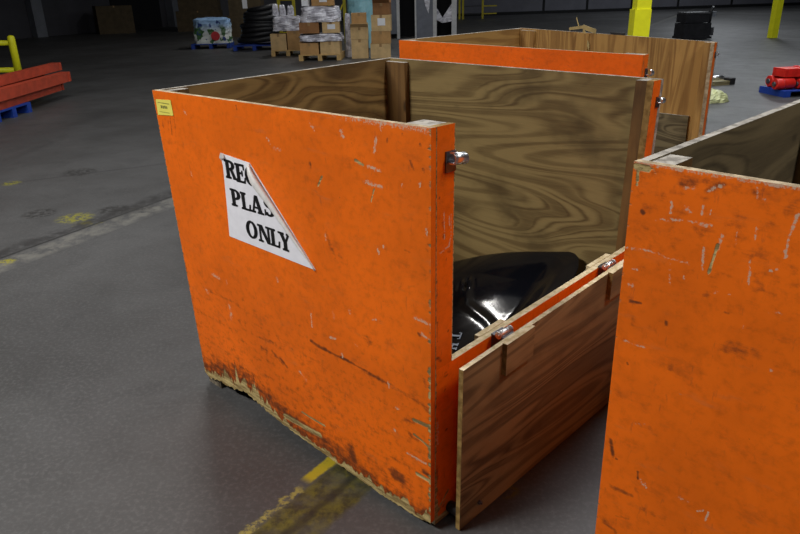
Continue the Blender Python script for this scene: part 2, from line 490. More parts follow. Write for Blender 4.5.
def front_panel(T, W, H, xs, nz, zb, marks, parent, seed, wear_base, inner):
    """orange sheet, y 0..t, with a ragged lower edge zb(x)"""
    t = .018; xs = np.asarray(xs)
    tt = np.linspace(0, 1, nz)
    b = zb(xs); X = np.repeat(xs[None], nz, 0); Z = b[None]+(H-b[None])*tt[:, None]
    Wr = wear_of(X, Z, marks, wear_base(X, Z, b[None]) if wear_base else None)
    mb = MB()
    G = np.stack([X, Z, np.full(X.shape, seed)], -1)
    f = grid_face(mb, T(X, np.zeros_like(X), Z), G, Wr)
    # inner side, bottom, top and end strips
    nx = len(xs)
    ib = [mb.vert(T(x, t, z), (x, z, seed+3)) for x, z in zip(xs, b)]; it = [mb.vert(T(x, t, H), (x, H, seed+3)) for x in xs]
    eb = [mb.vert(T(x, 0, z), (x, .3, seed)) for x, z in zip(xs, b)]; et = [mb.vert(T(x, 0, H), (x, .31, seed)) for x in xs]
    ib2 = [mb.vert(T(x, t, z), (x, .32, seed)) for x, z in zip(xs, b)]; it2 = [mb.vert(T(x, t, H), (x, .33, seed)) for x in xs]
    for i in range(nx-1):
        mb.face((ib[i+1], ib[i], it[i], it[i+1]), 1)
        mb.face((eb[i], ib2[i], ib2[i+1], eb[i+1]), 3); mb.face((et[i], et[i+1], it2[i+1], it2[i]), 2)
    for k, x in ((0, xs[0]), (-1, xs[-1])):
        z0 = b[k]; q = [mb.vert(T(x, yy, zz), (zz, yy, seed)) for yy, zz in ((0, z0), (t, z0), (t, H), (0, H))]
        mb.face(q if k else q[::-1], 4)
    return mb.build('front_panel', [M['orange'], inner, M['edge'], M['edge_raw'], M['orange']], parent, fixn=False)

def worn_face(mb, T, x, y0, y1, z0, z1, ny, nz, marks, seed, edgew=.008, m=0):
    """orange face in a plane of constant x (facing +x) with marks; z1 may be a function of y"""
    ys = np.linspace(y0, y1, ny); tt = np.linspace(0, 1, nz)
    Y = np.repeat(ys[None], nz, 0)
    zt = z1(Y) if callable(z1) else np.full(Y.shape, z1)
    zl = z0(Y) if callable(z0) else np.full(Y.shape, z0)
    Z = zl+(zt-zl)*tt[:, None]
    Wr = wear_of(Y, Z, marks)
    e = np.minimum(Y-y0, y1-Y)
    Wr[..., 0] = np.maximum(Wr[..., 0], .75*(1-smooth(e, 0, edgew)))
    G = np.stack([Y+seed, Z, np.full(Y.shape, seed)], -1)
    grid_face(mb, T(np.full(Y.shape, x), Y, Z), G, Wr, m)

M['edge_worn'] = edge_mat('ply_edge_painted', lin(196, 132, 74), lin(150, 84, 36))

def latch(T, x, y, z, parent, s=1.):
    """small sprung catch: dark back plate and a rolled bright steel tongue"""
    mb = MB(); mb.box((x, y-.018*s, z-.024*s), (x+.004, y+.012*s, z+.018*s), 0, lambda a, b, c: T(a, b, c))
    lt = mb.build('latch', M['steel_dark'], parent, bevel=.001)
    mb = MB(); n = 14
    for th, r in ((0, .0125*s), (1, .0105*s)):
        for i in range(n+1):
            a = -2.3+4.2*i/n
            cx, cz = x+.012*s+r*math.cos(a), z+.002+r*math.sin(a)
            mb.vert(T(cx, y-.014*s, cz+.004*s)); mb.vert(T(cx, y+.026*s, cz-.001*s))
    N = 2*(n+1)
    for i in range(n):
        a = 2*i
        mb.face((a, a+1, a+3, a+2), 0, True); mb.face((N+a, N+a+2, N+a+3, N+a+1), 0, True)
        for q in (0, 1): mb.face((a+q, a+2+q, N+a+2+q, N+a+q), 0)
    for i in (0, 2*n): mb.face((i, i+1, N+i+1, N+i), 0)
    mb.build('steel_tongue', M['chrome'], lt)
    return lt

def hinge(T, x, y, z, parent):
    mb = MB()
    mb.tube([T(x, y-.030, z), T(x, y+.030, z)], .0105, 14)
    for k in (-.03, -.01, .01, .03):
        mb.tube([T(x, y+k-.0012, z), T(x, y+k+.0012, z)], .0118, 14)
    mb.tube([T(x, y-.036, z), T(x, y-.030, z)], .006, 10)
    h = mb.build('hinge', M['chrome'], parent)
    mb = MB(); mb.box((x-.028, y-.028, z-.07), (x-.024, y+.028, z-.003), 0, T); mb.box((x-.026, y-.028, z-.008), (x, y+.028, z-.004), 0, T)
    mb.box((x+.021, y-.028, z-.07), (x+.0245, y+.028, z-.003), 0, T); mb.box((x, y-.028, z-.008), (x+.024, y+.028, z-.004), 0, T)
    mb.build('hinge_leaf', M['steel_dark'], h)
    return h

def h1(y): return .552+.041*np.asarray(y)

def make_bin(name, label, c8, W, D, marks, xs, nz, zb, wear_base, seed, group=None, gate=True, mats=None, hgt=1.22, far=False):
    H = hgt; T = tril(c8, W, D, H); t = .018
    mats = mats or {}
    inner_f, inner_l, inner_b = mats.get('front', M['ply']), mats.get('left', M['ply_side']), mats.get('back', M['ply'])
    root = thing(name, label, 'bin', Vector(T(W/2, D/2, 0)), group)
    root.location.z = 0
    front_panel(T, W, H, xs, nz, zb, marks, root, seed, wear_base, inner_f)
    TT = lambda x, y, z: T(x, y, z)
    mb = MB(); mb.box((0, t, .05), (t, D-t, H-.001), 2, TT, {'-x': 0, '+x': 1}, long=1, seed=seed+1)
    mb.build('left_panel', [M['orange'], inner_l, M['edge_grey']], root)
    mb = MB(); mb.box((0, D-t, .05), (W, D, H), 2, TT, {'+y': 0, '-y': 1}, long=mats.get('back_long', 0), seed=seed+2)
    mb.build('back_panel', [M['orange'], inner_b, M['edge_grey']], root)
    mb = MB(); mb.box((t, t, .092), (W-.024, D-t, .11), 0, TT, long=0, seed=seed+3)
    mb.build('base_panel', M['ply_grey'], root)
    for x0, y0 in ((-.004, .015), (W-.115, .02), (.004, D-.13), (W-.115, D-.13)):
        mb = MB(); mb.box((x0, y0, 0), (x0+.095, y0+.1, .09), 0, TT, seed=seed+x0)
        mb.build('foot', M['foot'], root, bevel=.004)
    posts = [((t, t), (t+.045, .11), H-.004), ((W-.1, t), (W-.024, .087), H-.001), ((t, D-t-.03), (.135, D-t), H-.012), ((W-.066, D-.075), (W-.024, D-t), H-.002)]
    for (a, b), (c, d), zt in posts:
        mb = MB(); mb.box((a, b, .11), (c, d, zt), 0, TT, {'+z': 1}, long=2, seed=seed+a*3+b)
        mb.build('corner_post', [mats.get('post', M['stud']), M['edge_grey']], root)
    for y0, y1 in ((t+.001, .089), (D-.08, D-t-.001)):
        mb = MB(); mb.box((W-.023, y0, float(h1(y0))+.004), (W-.0005, y1, H-.0005), 1, TT, {'-x': 2}, seed=seed+y0)
        near = y0 < .1
        mk = MARKS_RETURN if near else []
        worn_face(mb, T, W, y0, y1, h1, H, 12 if not near else 26, 160, mk, seed+5+y0, .006 if near else .003)
        mb.build('return_board', [M['orange'], mats.get('ret', M['edge_tan']), M['stud']], root, fixn=False)
    # hinged side: the fixed lower wall
    mb = MB(); n = 24
    ylo, yhi = t+.001, D-t-.001
    worn_face(mb, T, W, ylo, yhi, lambda y: 0*y+.012, h1, 120, 60, MARKS_LOWER, seed+8, .012)
    for (xa, m) in ((W-.022, 2),):
        q = [mb.vert(T(xa, y, z), (y, z, seed+6)) for y, z in ((ylo, .012), (yhi, .012), (yhi, float(h1(yhi))), (ylo, float(h1(ylo))))]
        mb.face(q[::-1], m)
    q = [mb.vert(T(x, y, float(h1(y))), (y, x, seed)) for x, y in ((W-.022, ylo), (W, ylo), (W, yhi), (W-.022, yhi))]; mb.face(q, 1)
    q = [mb.vert(T(x, y, .012), (y, x, seed)) for x, y in ((W-.022, ylo), (W, ylo), (W, yhi), (W-.022, yhi))]; mb.face(q[::-1], 1)
    for yy in (ylo, yhi):
        q = [mb.vert(T(x, yy, z), (z, x, seed)) for x, z in ((W-.022, .012), (W, .012), (W, float(h1(yy))), (W-.022, float(h1(yy))))]; mb.face(q, 1)
    mb.build('lower_wall', [M['orange'], M['edge_pale'], M['ply_side']], root, fixn=False)
    latch(T, W, .074, 1.132, root, 1.25); latch(T, W, D-.03, 1.145, root, .85)
    if gate:
        zg = lambda y: .563+.047*(y-.056)/.91
        g0, g1 = .057, D-.03; xa, xb = W+.052, W+.068
        mb = MB(); TG = lambda x, y, z: T(x, y, z if z < .3 else float(zg(y))+(z-.6))
        mb.box((xa, g0, .006), (xb, g1, .6), 3, TG, {'-x': 0, '+x': 1, '+z': 2}, long=1, seed=seed+11)
        gt = mb.build('drop_gate', [M['orange'], M['ply_gate'], M['edge_pale'], M['edge_tan']], root, bevel=.0012)
        for a, b in ((.235, .375), (.845, .985)):
            mb = MB(); mb.box((xb-.001, a, .5), (xb+.016, b, .6035), 3, TG, {'+x': 1, '+z': 2}, long=1, seed=seed+11)
            mb.build('hinge_cleat', [M['orange'], M['ply_gate'], M['edge_pale'], M['edge_tan']], gt)
        mb = MB(); mb.tube([T(xb, .15, .055), T(xb+.008, .15, .055)], .008, 6); mb.tube([T(xb+.008, .15, .055), T(xb+.014, .15, .055)], .004, 8)
        mb.build('bolt', M['steel_dark'], gt, bevel=.001)
        mb = MB(); mb.tube([T(W+.001, .085, .045), T(W+.052, .085, .045)], .018, 14)
        mb.build('rubber_bumper', M['rubber'], root, bevel=.003)
        for a, b in ((.241, .37), (.887, 1.03)):
            mb = MB(); m_ = lambda y: float(h1(y))
            TC = lambda x, y, z: T(x, y, m_(y)+z)
            mb.box((W-.040, a, -.1), (W-.0215, b, .002), 1, TC, {'-x': 0}, long=1, seed=seed+13)
            mb.build('inner_cleat', [M['ply_side'], M['edge_pale']], root)
        for y in (.3, .93): hinge(T, W+.026, y, float(h1(y))+.008, root)
    return root, T

MARKS_RETURN = [('d',2.5,1,[(75,1150),(76,1153)]),('w',2.5,.7,[(70,985),(72,960)]),('w',2.2,.7,[(50,1000),(52,930)]),('d',6,.6,[(45,975),(50,935)]),('w',2,.6,[(78,990),(78,930)]),
 ('d',5,.5,[(35,900),(75,890)]),('w',3,.6,[(35,895),(70,905),(78,930)]),('d',2.5,.8,[(70,655),(72,658)]),('d',2.5,.7,[(30,1040),(31,1043)]),('d',2.5,.7,[(60,870),(61,874)]),('d',4,.6,[(24,820),(24,780)]),('d',3,.6,[(26,700),(27,640)]),('d',5,.7,[(28,590),(40,575)])]
MARKS_LOWER = [('d',2.5,.9,[(60,470),(61,473)]),('d',2.5,.9,[(70,330),(71,333)]),('d',2.5,.9,[(52,300),(53,304)]),('d',2.5,.9,[(84,260),(85,263)]),('d',4,.4,[(30,400),(32,330)]),('w',3,.5,[(28,380),(29,300)]),
 ('b',5,.5,[(26,190),(28,120)]),('d',6,.8,[(24,230),(27,180)]),('b',5,.8,[(40,70),(85,110)]),('b',4,.7,[(30,50),(70,75)]),('b',14,.8,[(20,25),(120,22),(400,20),(900,20)]),('d',6,.6,[(50,535),(70,520)]),('b',3,.6,[(26,300),(26,240)]),('d',8,.5,[(28,140),(60,60)]),('b',8,.8,[(26,100),(27,30)])]

# --- the bin in front -------------------------------------------------
MAIN_C = {(0,0,0):(-.8305,2.4911,0),(0,0,1):(-.8725,2.5022,1.2127),(0,1,0):(-.0065,3.4004,0),(0,1,1):(-.0253,3.4006,1.2239),(1,0,0):(.0725,1.6047,0),(1,0,1):(.0812,1.6006,1.2225),(1,1,0):(.9393,2.4941,0),(1,1,1):(.9577,2.4855,1.2077)}
RIGHT_C = {(0,0,0):(.4435,1.2367,0),(0,0,1):(.4395,1.2383,1.2205),(0,1,0):(1.3252,2.106,0),(0,1,1):(1.3252,2.106,1.22),(1,0,0):(1.3631,.3039,0),(1,0,1):(1.3631,.3039,1.22),(1,1,0):(2.2448,1.1732,0),(1,1,1):(2.2448,1.1732,1.22)}
BACK_C = {(0,0,0):(.0383,4.1498,0),(0,0,1):(.0278,4.152,1.253),(0,1,0):(.9177,5.2899,0),(0,1,1):(.9347,5.288,1.2421),(1,0,0):(1.1481,3.2937,0),(1,0,1):(1.1563,3.2904,1.2158),(1,1,0):(2.0275,4.4338,0),(1,1,1):(2.0188,4.4342,1.1745)}
MW, MD = 1.3099, 1.2382
ZBX = [0, .047, .118, .211, .311, .39, .473, .658, .882, 1.083, 1.243, 1.3099]
ZBZ = [.050, .040, .056, .064, .083, .070, .052, .036, .026, .018, .020, .032]
jit = np.interp(np.linspace(0, 1, 330), np.linspace(0, 1, 150), RNG.normal(0, 1, 150))
def zb_main(x):
    z = np.interp(x, ZBX, ZBZ); j = np.interp(x, np.linspace(0, MW, 330), jit)
    amp = np.where(x < .5, .0045, .0022)
    return np.maximum(z+j*amp, .006)
WN1, WN2 = RNG.normal(0, 1, 60), RNG.normal(0, 1, 210)
def wear_main(X, Z, b):
    Wr = np.zeros(X.shape+(3,)); d = Z-b
    wd = np.interp(X, [0, .1, .2, .35, .45, .6, .8, 1.1, 1.3], [.035, .05, .06, .075, .05, .022, .018, .028, .03])
    wd = wd*(1+.38*np.interp(X, np.linspace(0, MW, 60), WN1)+.25*np.interp(X, np.linspace(0, MW, 210), WN2))
    Wr[..., 0] = 1.15*(1-smooth(d, wd*.4, wd*1.35))
    gd = np.interp(X, [0, .1, .3, .45, .7, .9, 1.1, 1.3], [.09, .11, .12, .11, .10, .09, .05, .06])
    Wr[..., 1] = .80*(1-smooth(d, gd*.45, gd*1.7))
    Wr[..., 1] = np.maximum(Wr[..., 1], .9*(1-smooth(np.abs(d-wd*1.1), .006, .022))*(X < .5))
    # worn vertical corners
    e = MW-X
    Wr[..., 0] = np.maximum(Wr[..., 0], np.clip(.6+.25*np.interp(Z, np.linspace(0, 1.22, 210), WN2), 0, 1)*(1-smooth(e, .001, .02))*np.where(Z < .58, 1., .6))
    Wr[..., 0] = np.maximum(Wr[..., 0], .5*(1-smooth(X, .0, .012)))
    Wr[..., 1] = np.maximum(Wr[..., 1], .55*(1-smooth(X, .004, .016))*(Z < .6))
    Wr[..., 2] = np.maximum(Wr[..., 2], .5*(1-smooth(1.22-Z, .004, .02))*smooth(X, .85, 1.15))
    Wr[..., 1] = np.maximum(Wr[..., 1], .10+.16*(1-smooth(Z, .2, .7)))
    Wr[..., 1] = np.maximum(Wr[..., 1], .42*(1-smooth(np.hypot((X-1.12)/1.6, Z-.03), .05, .26)))
    return Wr
main_root, TM = make_bin('plywood_bin', 'orange plywood bin with peeling recycling sign and drop side folded down', MAIN_C, MW, MD, MARKS_MAIN,
    np.linspace(0, MW, 300), 260, zb_main, wear_main, 1.0, 'orange plywood bins')

# --- the bin cut by the right edge of the picture ---------------------
xr = np.concatenate([np.linspace(0, .5, 260), np.linspace(.52, MW, 30)])
def zb_right(x): return .03+.004*np.sin(np.asarray(x)*40)
def wear_right(X, Z, b):
    Wr = np.zeros(X.shape+(3,)); d = Z-b
    Wr[..., 0] = 1.*(1-smooth(d, .015, .04))
    Wr[..., 0] = np.maximum(Wr[..., 0], .3*(1-smooth(X, .002, .010)))
    Wr[..., 1] = np.maximum(.5*(1-smooth(d, .05, .2)), .35*(1-smooth(1.22-Z, .005, .06)))
    Wr[..., 1] = np.maximum(Wr[..., 1], .12+.10*smooth(Z, .8, 1.2))
    Wr[..., 2] = .55*(1-smooth(1.22-Z, .002, .008))
    return Wr
right_root, TR = make_bin('plywood_bin.001', 'scuffed blank orange plywood bin at the right edge, nearest the camera', RIGHT_C, MW, MD, MARKS_RIGHT,
    xr, 300, zb_right, wear_right, 21.0, 'orange plywood bins', gate=False, mats={'left': M['ply_grey'], 'front': M['ply_grey'], 'back': M['ply_grey']})
mb = MB(); mb.box((.018, .965, .11), (.05, 1.17, 1.214), 0, TR, long=2, seed=4.2); mb.build('wall_stud', M['stud'], right_root)

# --- the bin behind ----------------------------------------------------
back_root, TB = make_bin('plywood_bin.002', 'orange plywood bin standing behind the bin with the sign, clean pale inside', BACK_C, 1.4016, 1.4399, [],
    np.linspace(0, 1.4016, 60), 40, zb_right, None, 41.0, 'orange plywood bins', gate=False,
    mats={'back': M['ply_new'], 'left': M['ply_new'], 'front': M['ply_new'], 'back_long': 2, 'post': M['ply_new'], 'ret': M['edge']})
BW, BD = 1.4016, 1.4399
mb = MB(); mb.box((.15, BD-.040, .11), (BW-.11, BD-.019, .735), 0, TB, {'+z': 1}, long=0, seed=5.5); mb.build('lower_board', [M['knotty'], M['edge_grey']], back_root)
mb = MB(); mb.box((.46, BD-.030, .736), (.55, BD-.019, 1.215), 0, TB, long=2, seed=8.1); mb.build('joint_batten', M['ply_new'], back_root)

# ------------------------------------------------------------------ sign on the front panel
def strip(pts, w):
    """constant-width polyline as quads in 2D"""
    out = []
    for (x0, y0), (x1, y1) in zip(pts[:-1], pts[1:]):
        L = math.hypot(x1-x0, y1-y0) or 1; nx, ny = -(y1-y0)/L*w/2, (x1-x0)/L*w/2
        out.append([(x0+nx, y0+ny), (x0-nx, y0-ny), (x1-nx, y1-ny), (x1+nx, y1+ny)])
    return out
def rect(x0, y0, x1, y1): return [[(x0, y0), (x1, y0), (x1, y1), (x0, y1)]]
def ring(cx, cy, rx, ry, ix, iy, a0, a1, n=22):
    o = []
    for i in range(n):
        a, b = a0+(a1-a0)*i/n, a0+(a1-a0)*(i+1)/n
        o.append([(cx+rx*math.cos(a), cy+ry*math.sin(a)), (cx+rx*math.cos(b), cy+ry*math.sin(b)),
                  (cx+ix*math.cos(b), cy+iy*math.sin(b)), (cx+ix*math.cos(a), cy+iy*math.sin(a))])
    return o
SF = .11   # serif height
GL = {   # heavy slab serif capitals, unit height, width as second entry
 'R': (rect(.1,0,.36,1)+rect(0,0,.46,SF)+rect(0,1-SF,.4,1)+ring(.42,.74,.42,.26,.17,.15,-PI/2,PI/2)+rect(.3,.89,.44,1)+rect(.3,.48,.44,.59)+[[(.42,.52),(.62,.56),(.88,.1),(.64,.06)]]+rect(.62,0,1.0,SF), 1.0),
 'E': (rect(.1,0,.36,1)+rect(0,0,.82,SF)+rect(0,1-SF,.8,1)+[[(.72,SF),(.82,SF),(.86,.32),(.78,.32)]]+[[(.7,1-SF),(.8,1-SF),(.8,.7),(.73,.7)]]+rect(.3,.46,.6,.56)+rect(.54,.36,.63,.66), .88),
 'C': (ring(.5,.5,.5,.51,.24,.41,.75,2*PI-.75)+rect(.8,.64,.9,1.0), .95),
 'P': (rect(.1,0,.36,1)+rect(0,0,.5,SF)+rect(0,1-SF,.4,1)+ring(.42,.7,.43,.3,.17,.19,-PI/2,PI/2)+rect(.3,.89,.44,1)+rect(.3,.4,.44,.51), .88),
 'L': (rect(.1,0,.36,1)+rect(0,0,.82,SF)+rect(0,1-SF,.48,1)+[[(.7,SF),(.82,SF),(.86,.38),(.77,.38)]], .88),
 'A': ([[(.12,.05),(.24,.05),(.52,.95),(.4,1)],[(.4,1),(.62,1),(.95,.05),(.66,.05)]]+rect(.26,.26,.7,.36)+rect(0,0,.38,SF)+rect(.56,0,1.06,SF), 1.06),
 'S': (ring(.38,.73,.36,.27,.15,.16,.35,PI*1.5)+ring(.38,.27,.38,.27,.14,.16,-PI+.3,PI/2)+rect(.62,.68,.71,1.0)+rect(.02,0,.1,.34), .8),
 'O': (ring(.52,.5,.52,.52,.25,.4,0,2*PI,34), 1.06),
 'N': (rect(.12,0,.24,1)+rect(0,0,.38,SF)+rect(0,1-SF,.36,1)+[[(.1,1),(.38,1),(.94,0),(.72,0)]]+rect(.8,0,.94,1)+rect(.68,1-SF,1.06,1), 1.06),
 'Y': (rect(.38,0,.64,.5)+rect(.26,0,.76,SF)+[[(.06,1),(.34,1),(.64,.42),(.4,.42)],[(.44,.4),(.6,.46),(.92,1),(.78,1)]]+rect(-.04,1-SF,.44,1)+rect(.66,1-SF,1.06,1), 1.02),
 'T': (rect(.36,0,.62,1)+rect(.24,0,.74,SF)+rect(0,1-SF,.98,1)+rect(0,.68,.09,1)+rect(.89,.68,.98,1), 1.0),
 'H': (rect(.1,0,.34,1)+rect(.72,0,.96,1)+rect(.3,.45,.76,.56)+rect(0,0,.44,SF)+rect(.62,0,1.06,SF)+rect(0,1-SF,.44,1)+rect(.62,1-SF,1.06,1), 1.08),
}
def clip_poly(poly, keep):
    """clip a polygon to keep(x,z) >= 0, keep affine"""
    out = []
    for i, p in enumerate(poly):
        q = poly[(i+1) % len(poly)]; a, b = keep(*p), keep(*q)
        if a >= 0: out.append(p)
        if (a >= 0) != (b >= 0):
            s = a/(a-b); out.append((p[0]+(q[0]-p[0])*s, p[1]+(q[1]-p[1])*s))
    return out
FA, FB = Vector((.553, 1.031)), Vector((.84, .737))      # fold line of the peeled corner
front = next(c for c in main_root.children if c.name.startswith('front_panel'))
pts = [(.409, 1.041), (.392, 1.020), (.396, 1.0), (.384, .86), (.372, .745), (.84, .737), (.553, 1.031)]
mb = MB()
outl = []
for i, p in enumerate(pts):
    q = pts[(i+1) % len(pts)]
    for k in range(8): outl.append((p[0]+(q[0]-p[0])*k/8, p[1]+(q[1]-p[1])*k/8))
for y in (-.0005, -.0022):
    ids = [mb.vert(TM(px, y, pz)) for px, pz in outl]
    mb.face(ids if y < -.001 else ids[::-1])
n = len(outl)
for i in range(n): mb.face((i, (i+1) % n, n+(i+1) % n, n+i))
sign = mb.build('paper_sign', M['paper'], front)
mb = MB()
def letter(mb, ch, x, z, hgt, wid, y, sh=0., T=None, clip=None):
    polys, w = GL[ch]
    for pl in polys:
        q = [(x+a*wid/w+sh*b, z+b*hgt) for a, b in pl]
        if clip: q = clip_poly(q, clip)
        if len(q) < 3: continue
        mb.face([mb.vert(T(px, y, pz)) for px, pz in q])
inside = lambda x, z: -.0035-(z-FA.y)*(FB.x-FA.x)+(x-FA.x)*(FB.y-FA.y)
for ch, x, z, wd in (('R', .408, .961, .066), ('E', .468, .957, .055), ('C', .521, .956, .062),
                     ('P', .419, .867, .058), ('L', .478, .865, .054), ('A', .531, .866, .070), ('S', .606, .868, .054),
                     ('O', .487, .770, .064), ('N', .555, .769, .070), ('L', .622, .769, .050), ('Y', .668, .767, .062)):
    mb = MB()
    for ox, oz in ((-.0016, -.0004), (.0016, .0004), (0, .0008)): letter(mb, ch, x+ox, z+oz, .063 if z > .9 else .060, wd, -.0032-.0001*ox, 0., TM, inside)
    mb.build('printed_letter', M['ink'], sign, fixn=False)
# crumpled upper left corner
mb = MB()
for x, z, y in ((.386, 1.026, -.006), (.392, 1.018, -.003), (.412, 1.043, -.0035), (.404, 1.046, -.010), (.420, 1.030, -.009)): mb.vert(TM(x, y, z))
for q in ((0, 1, 4), (0, 4, 3), (4, 2, 3)): mb.face(q)
mb.build('crumpled_corner', M['paper_back'], sign, solid=.0006, fixn=False)
# rolled corner along the fold
mb = MB(); nl, na = 30, 14
dv = (FB-FA).normalized(); pv = Vector((dv.y, -dv.x))
if pv.x > 0: pv = -pv
for j in range(nl+1):
    s = j/nl; r = .0086*float(np.interp(s, [0, .06, .14, .25, .36, .5, .8, 1], [.5, 1.1, 1.45, 1.3, 1.05, .9, .5, .1]))
    r = max(r, .0018)
    o = FA+(FB-FA)*s
    for i in range(na+1):
        a = -PI/2+(i/na)*(PI*1.55)
        off_ = pv*(r - r*math.cos(a)*1.0) ; hh = r+r*math.sin(a)
        mb.vert(TM(o.x+off_.x*1.25, -.003-hh*.9, o.y+off_.y*1.25))
for j in range(nl):
    for i in range(na):
        a = j*(na+1)+i; mb.face((a, a+1, a+na+2, a+na+1), 0, True)
mb.build('curled_corner', M['paper_back'], sign, solid=.0006, fixn=False)
# yellow note
mb = MB(); q = [(.017, 1.189), (.121, 1.194), (.123, 1.140), (.014, 1.133)]
for y in (-.0006, -.0018):
    ids = [mb.vert(TM(a, y, b)) for a, b in q]; mb.face(ids)
for i in range(4): mb.face((i, (i+1) % 4, 4+(i+1) % 4, 4+i))
note = mb.build('yellow_sticker', M['note'], front)
mb = MB()
for x0, x1, z, hh in ((.028, .108, 1.178, .0022), (.045, .056, 1.160, .010), (.059, .068, 1.160, .010), (.071, .080, 1.161, .010), (.083, .090, 1.161, .009), (.03, .1, 1.146, .0015)):
    mb.face([mb.vert(TM(a, -.0024, b)) for a, b in ((x0, z), (x1, z), (x1, z+hh), (x0, z+hh))])
mb.build('writing', M['note_ink'], note, fixn=False)

# ------------------------------------------------------------------ black plastic sheet in the bin
def zsheet(X, Y):
    s = min(max((1.2-Y)/1.1, 0), 1)
    k = min(max((1.08-X)/.14, 0), 1); k = k*k*(3-2*k)*min(1, s/.12)
    z = .275*(1-s)+.17*s+max(-.115, (X-.405)*.354)*(1-s)**(1+2*k)-.05*math.sin(PI*s)
    z += .020*math.sin(PI*min(max((X-.36)/.62, 0), 1))*(1-s)
    z += .004*math.sin(X*7+Y*3)+.002*math.sin(Y*11-X*5)
    return z
RIDGE = [(.60, 1.03), (.66, .97), (.735, .885), (.80, .862), (.874, .838), (.95, .80), (1.03, .765), (1.12, .72)]
def sheet_fn(u, v):
    Y = 1.205-v*1.12
    Xr = float(np.interp(Y, [.085, .8, 1.05, 1.10, 1.15, 1.18, 1.196, 1.205], [1.25, 1.19, 1.143, 1.128, 1.10, 1.065, 1.03, .985]))
    X = .08+u*(Xr-.08)
    z = zsheet(X, Y)
    d = float(seg_dist(np.array([X]), np.array([Y]), RIDGE)[0])
    s = min(1, max(0, (X-.6)/.1))*1.
    z += .005*math.exp(-(d/.022)**2)*s
    dd = math.hypot(X-.645, Y-1.0); z += .02*math.exp(-(dd/.03)**2)*math.sin(X*160+Y*90)
    
    return TM(X, Y, z), (X, Y, 0)
mb = MB(); mb.grid(sheet_fn, 130, 130)
sheet = mb.build('plastic_sheet', M['film'], None, solid=.004, fixn=False)
prop(sheet, 'glossy black plastic sheet lying inside the bin with the sign', 'plastic sheet')
mb = MB()
def on_sheet(ch, ox, oy, ax, bx, size):
    polys, w = GL[ch]
    for pl in polys:
        q = []
        for a, b in pl:
            X = ox+ax[0]*a*size+bx[0]*b*size; Y = oy+ax[1]*a*size+bx[1]*b*size
            q.append(mb.vert(TM(X, Y, zsheet(X, Y)+.006)))
        mb.face(q)
on_sheet('T', .795, .715, (.42, -.9), (.9, .42), .042)
on_sheet('H', .825, .655, (.42, -.9), (.9, .42), .042)
mb.build('printed_letters', M['white_ink'], sheet, fixn=False)
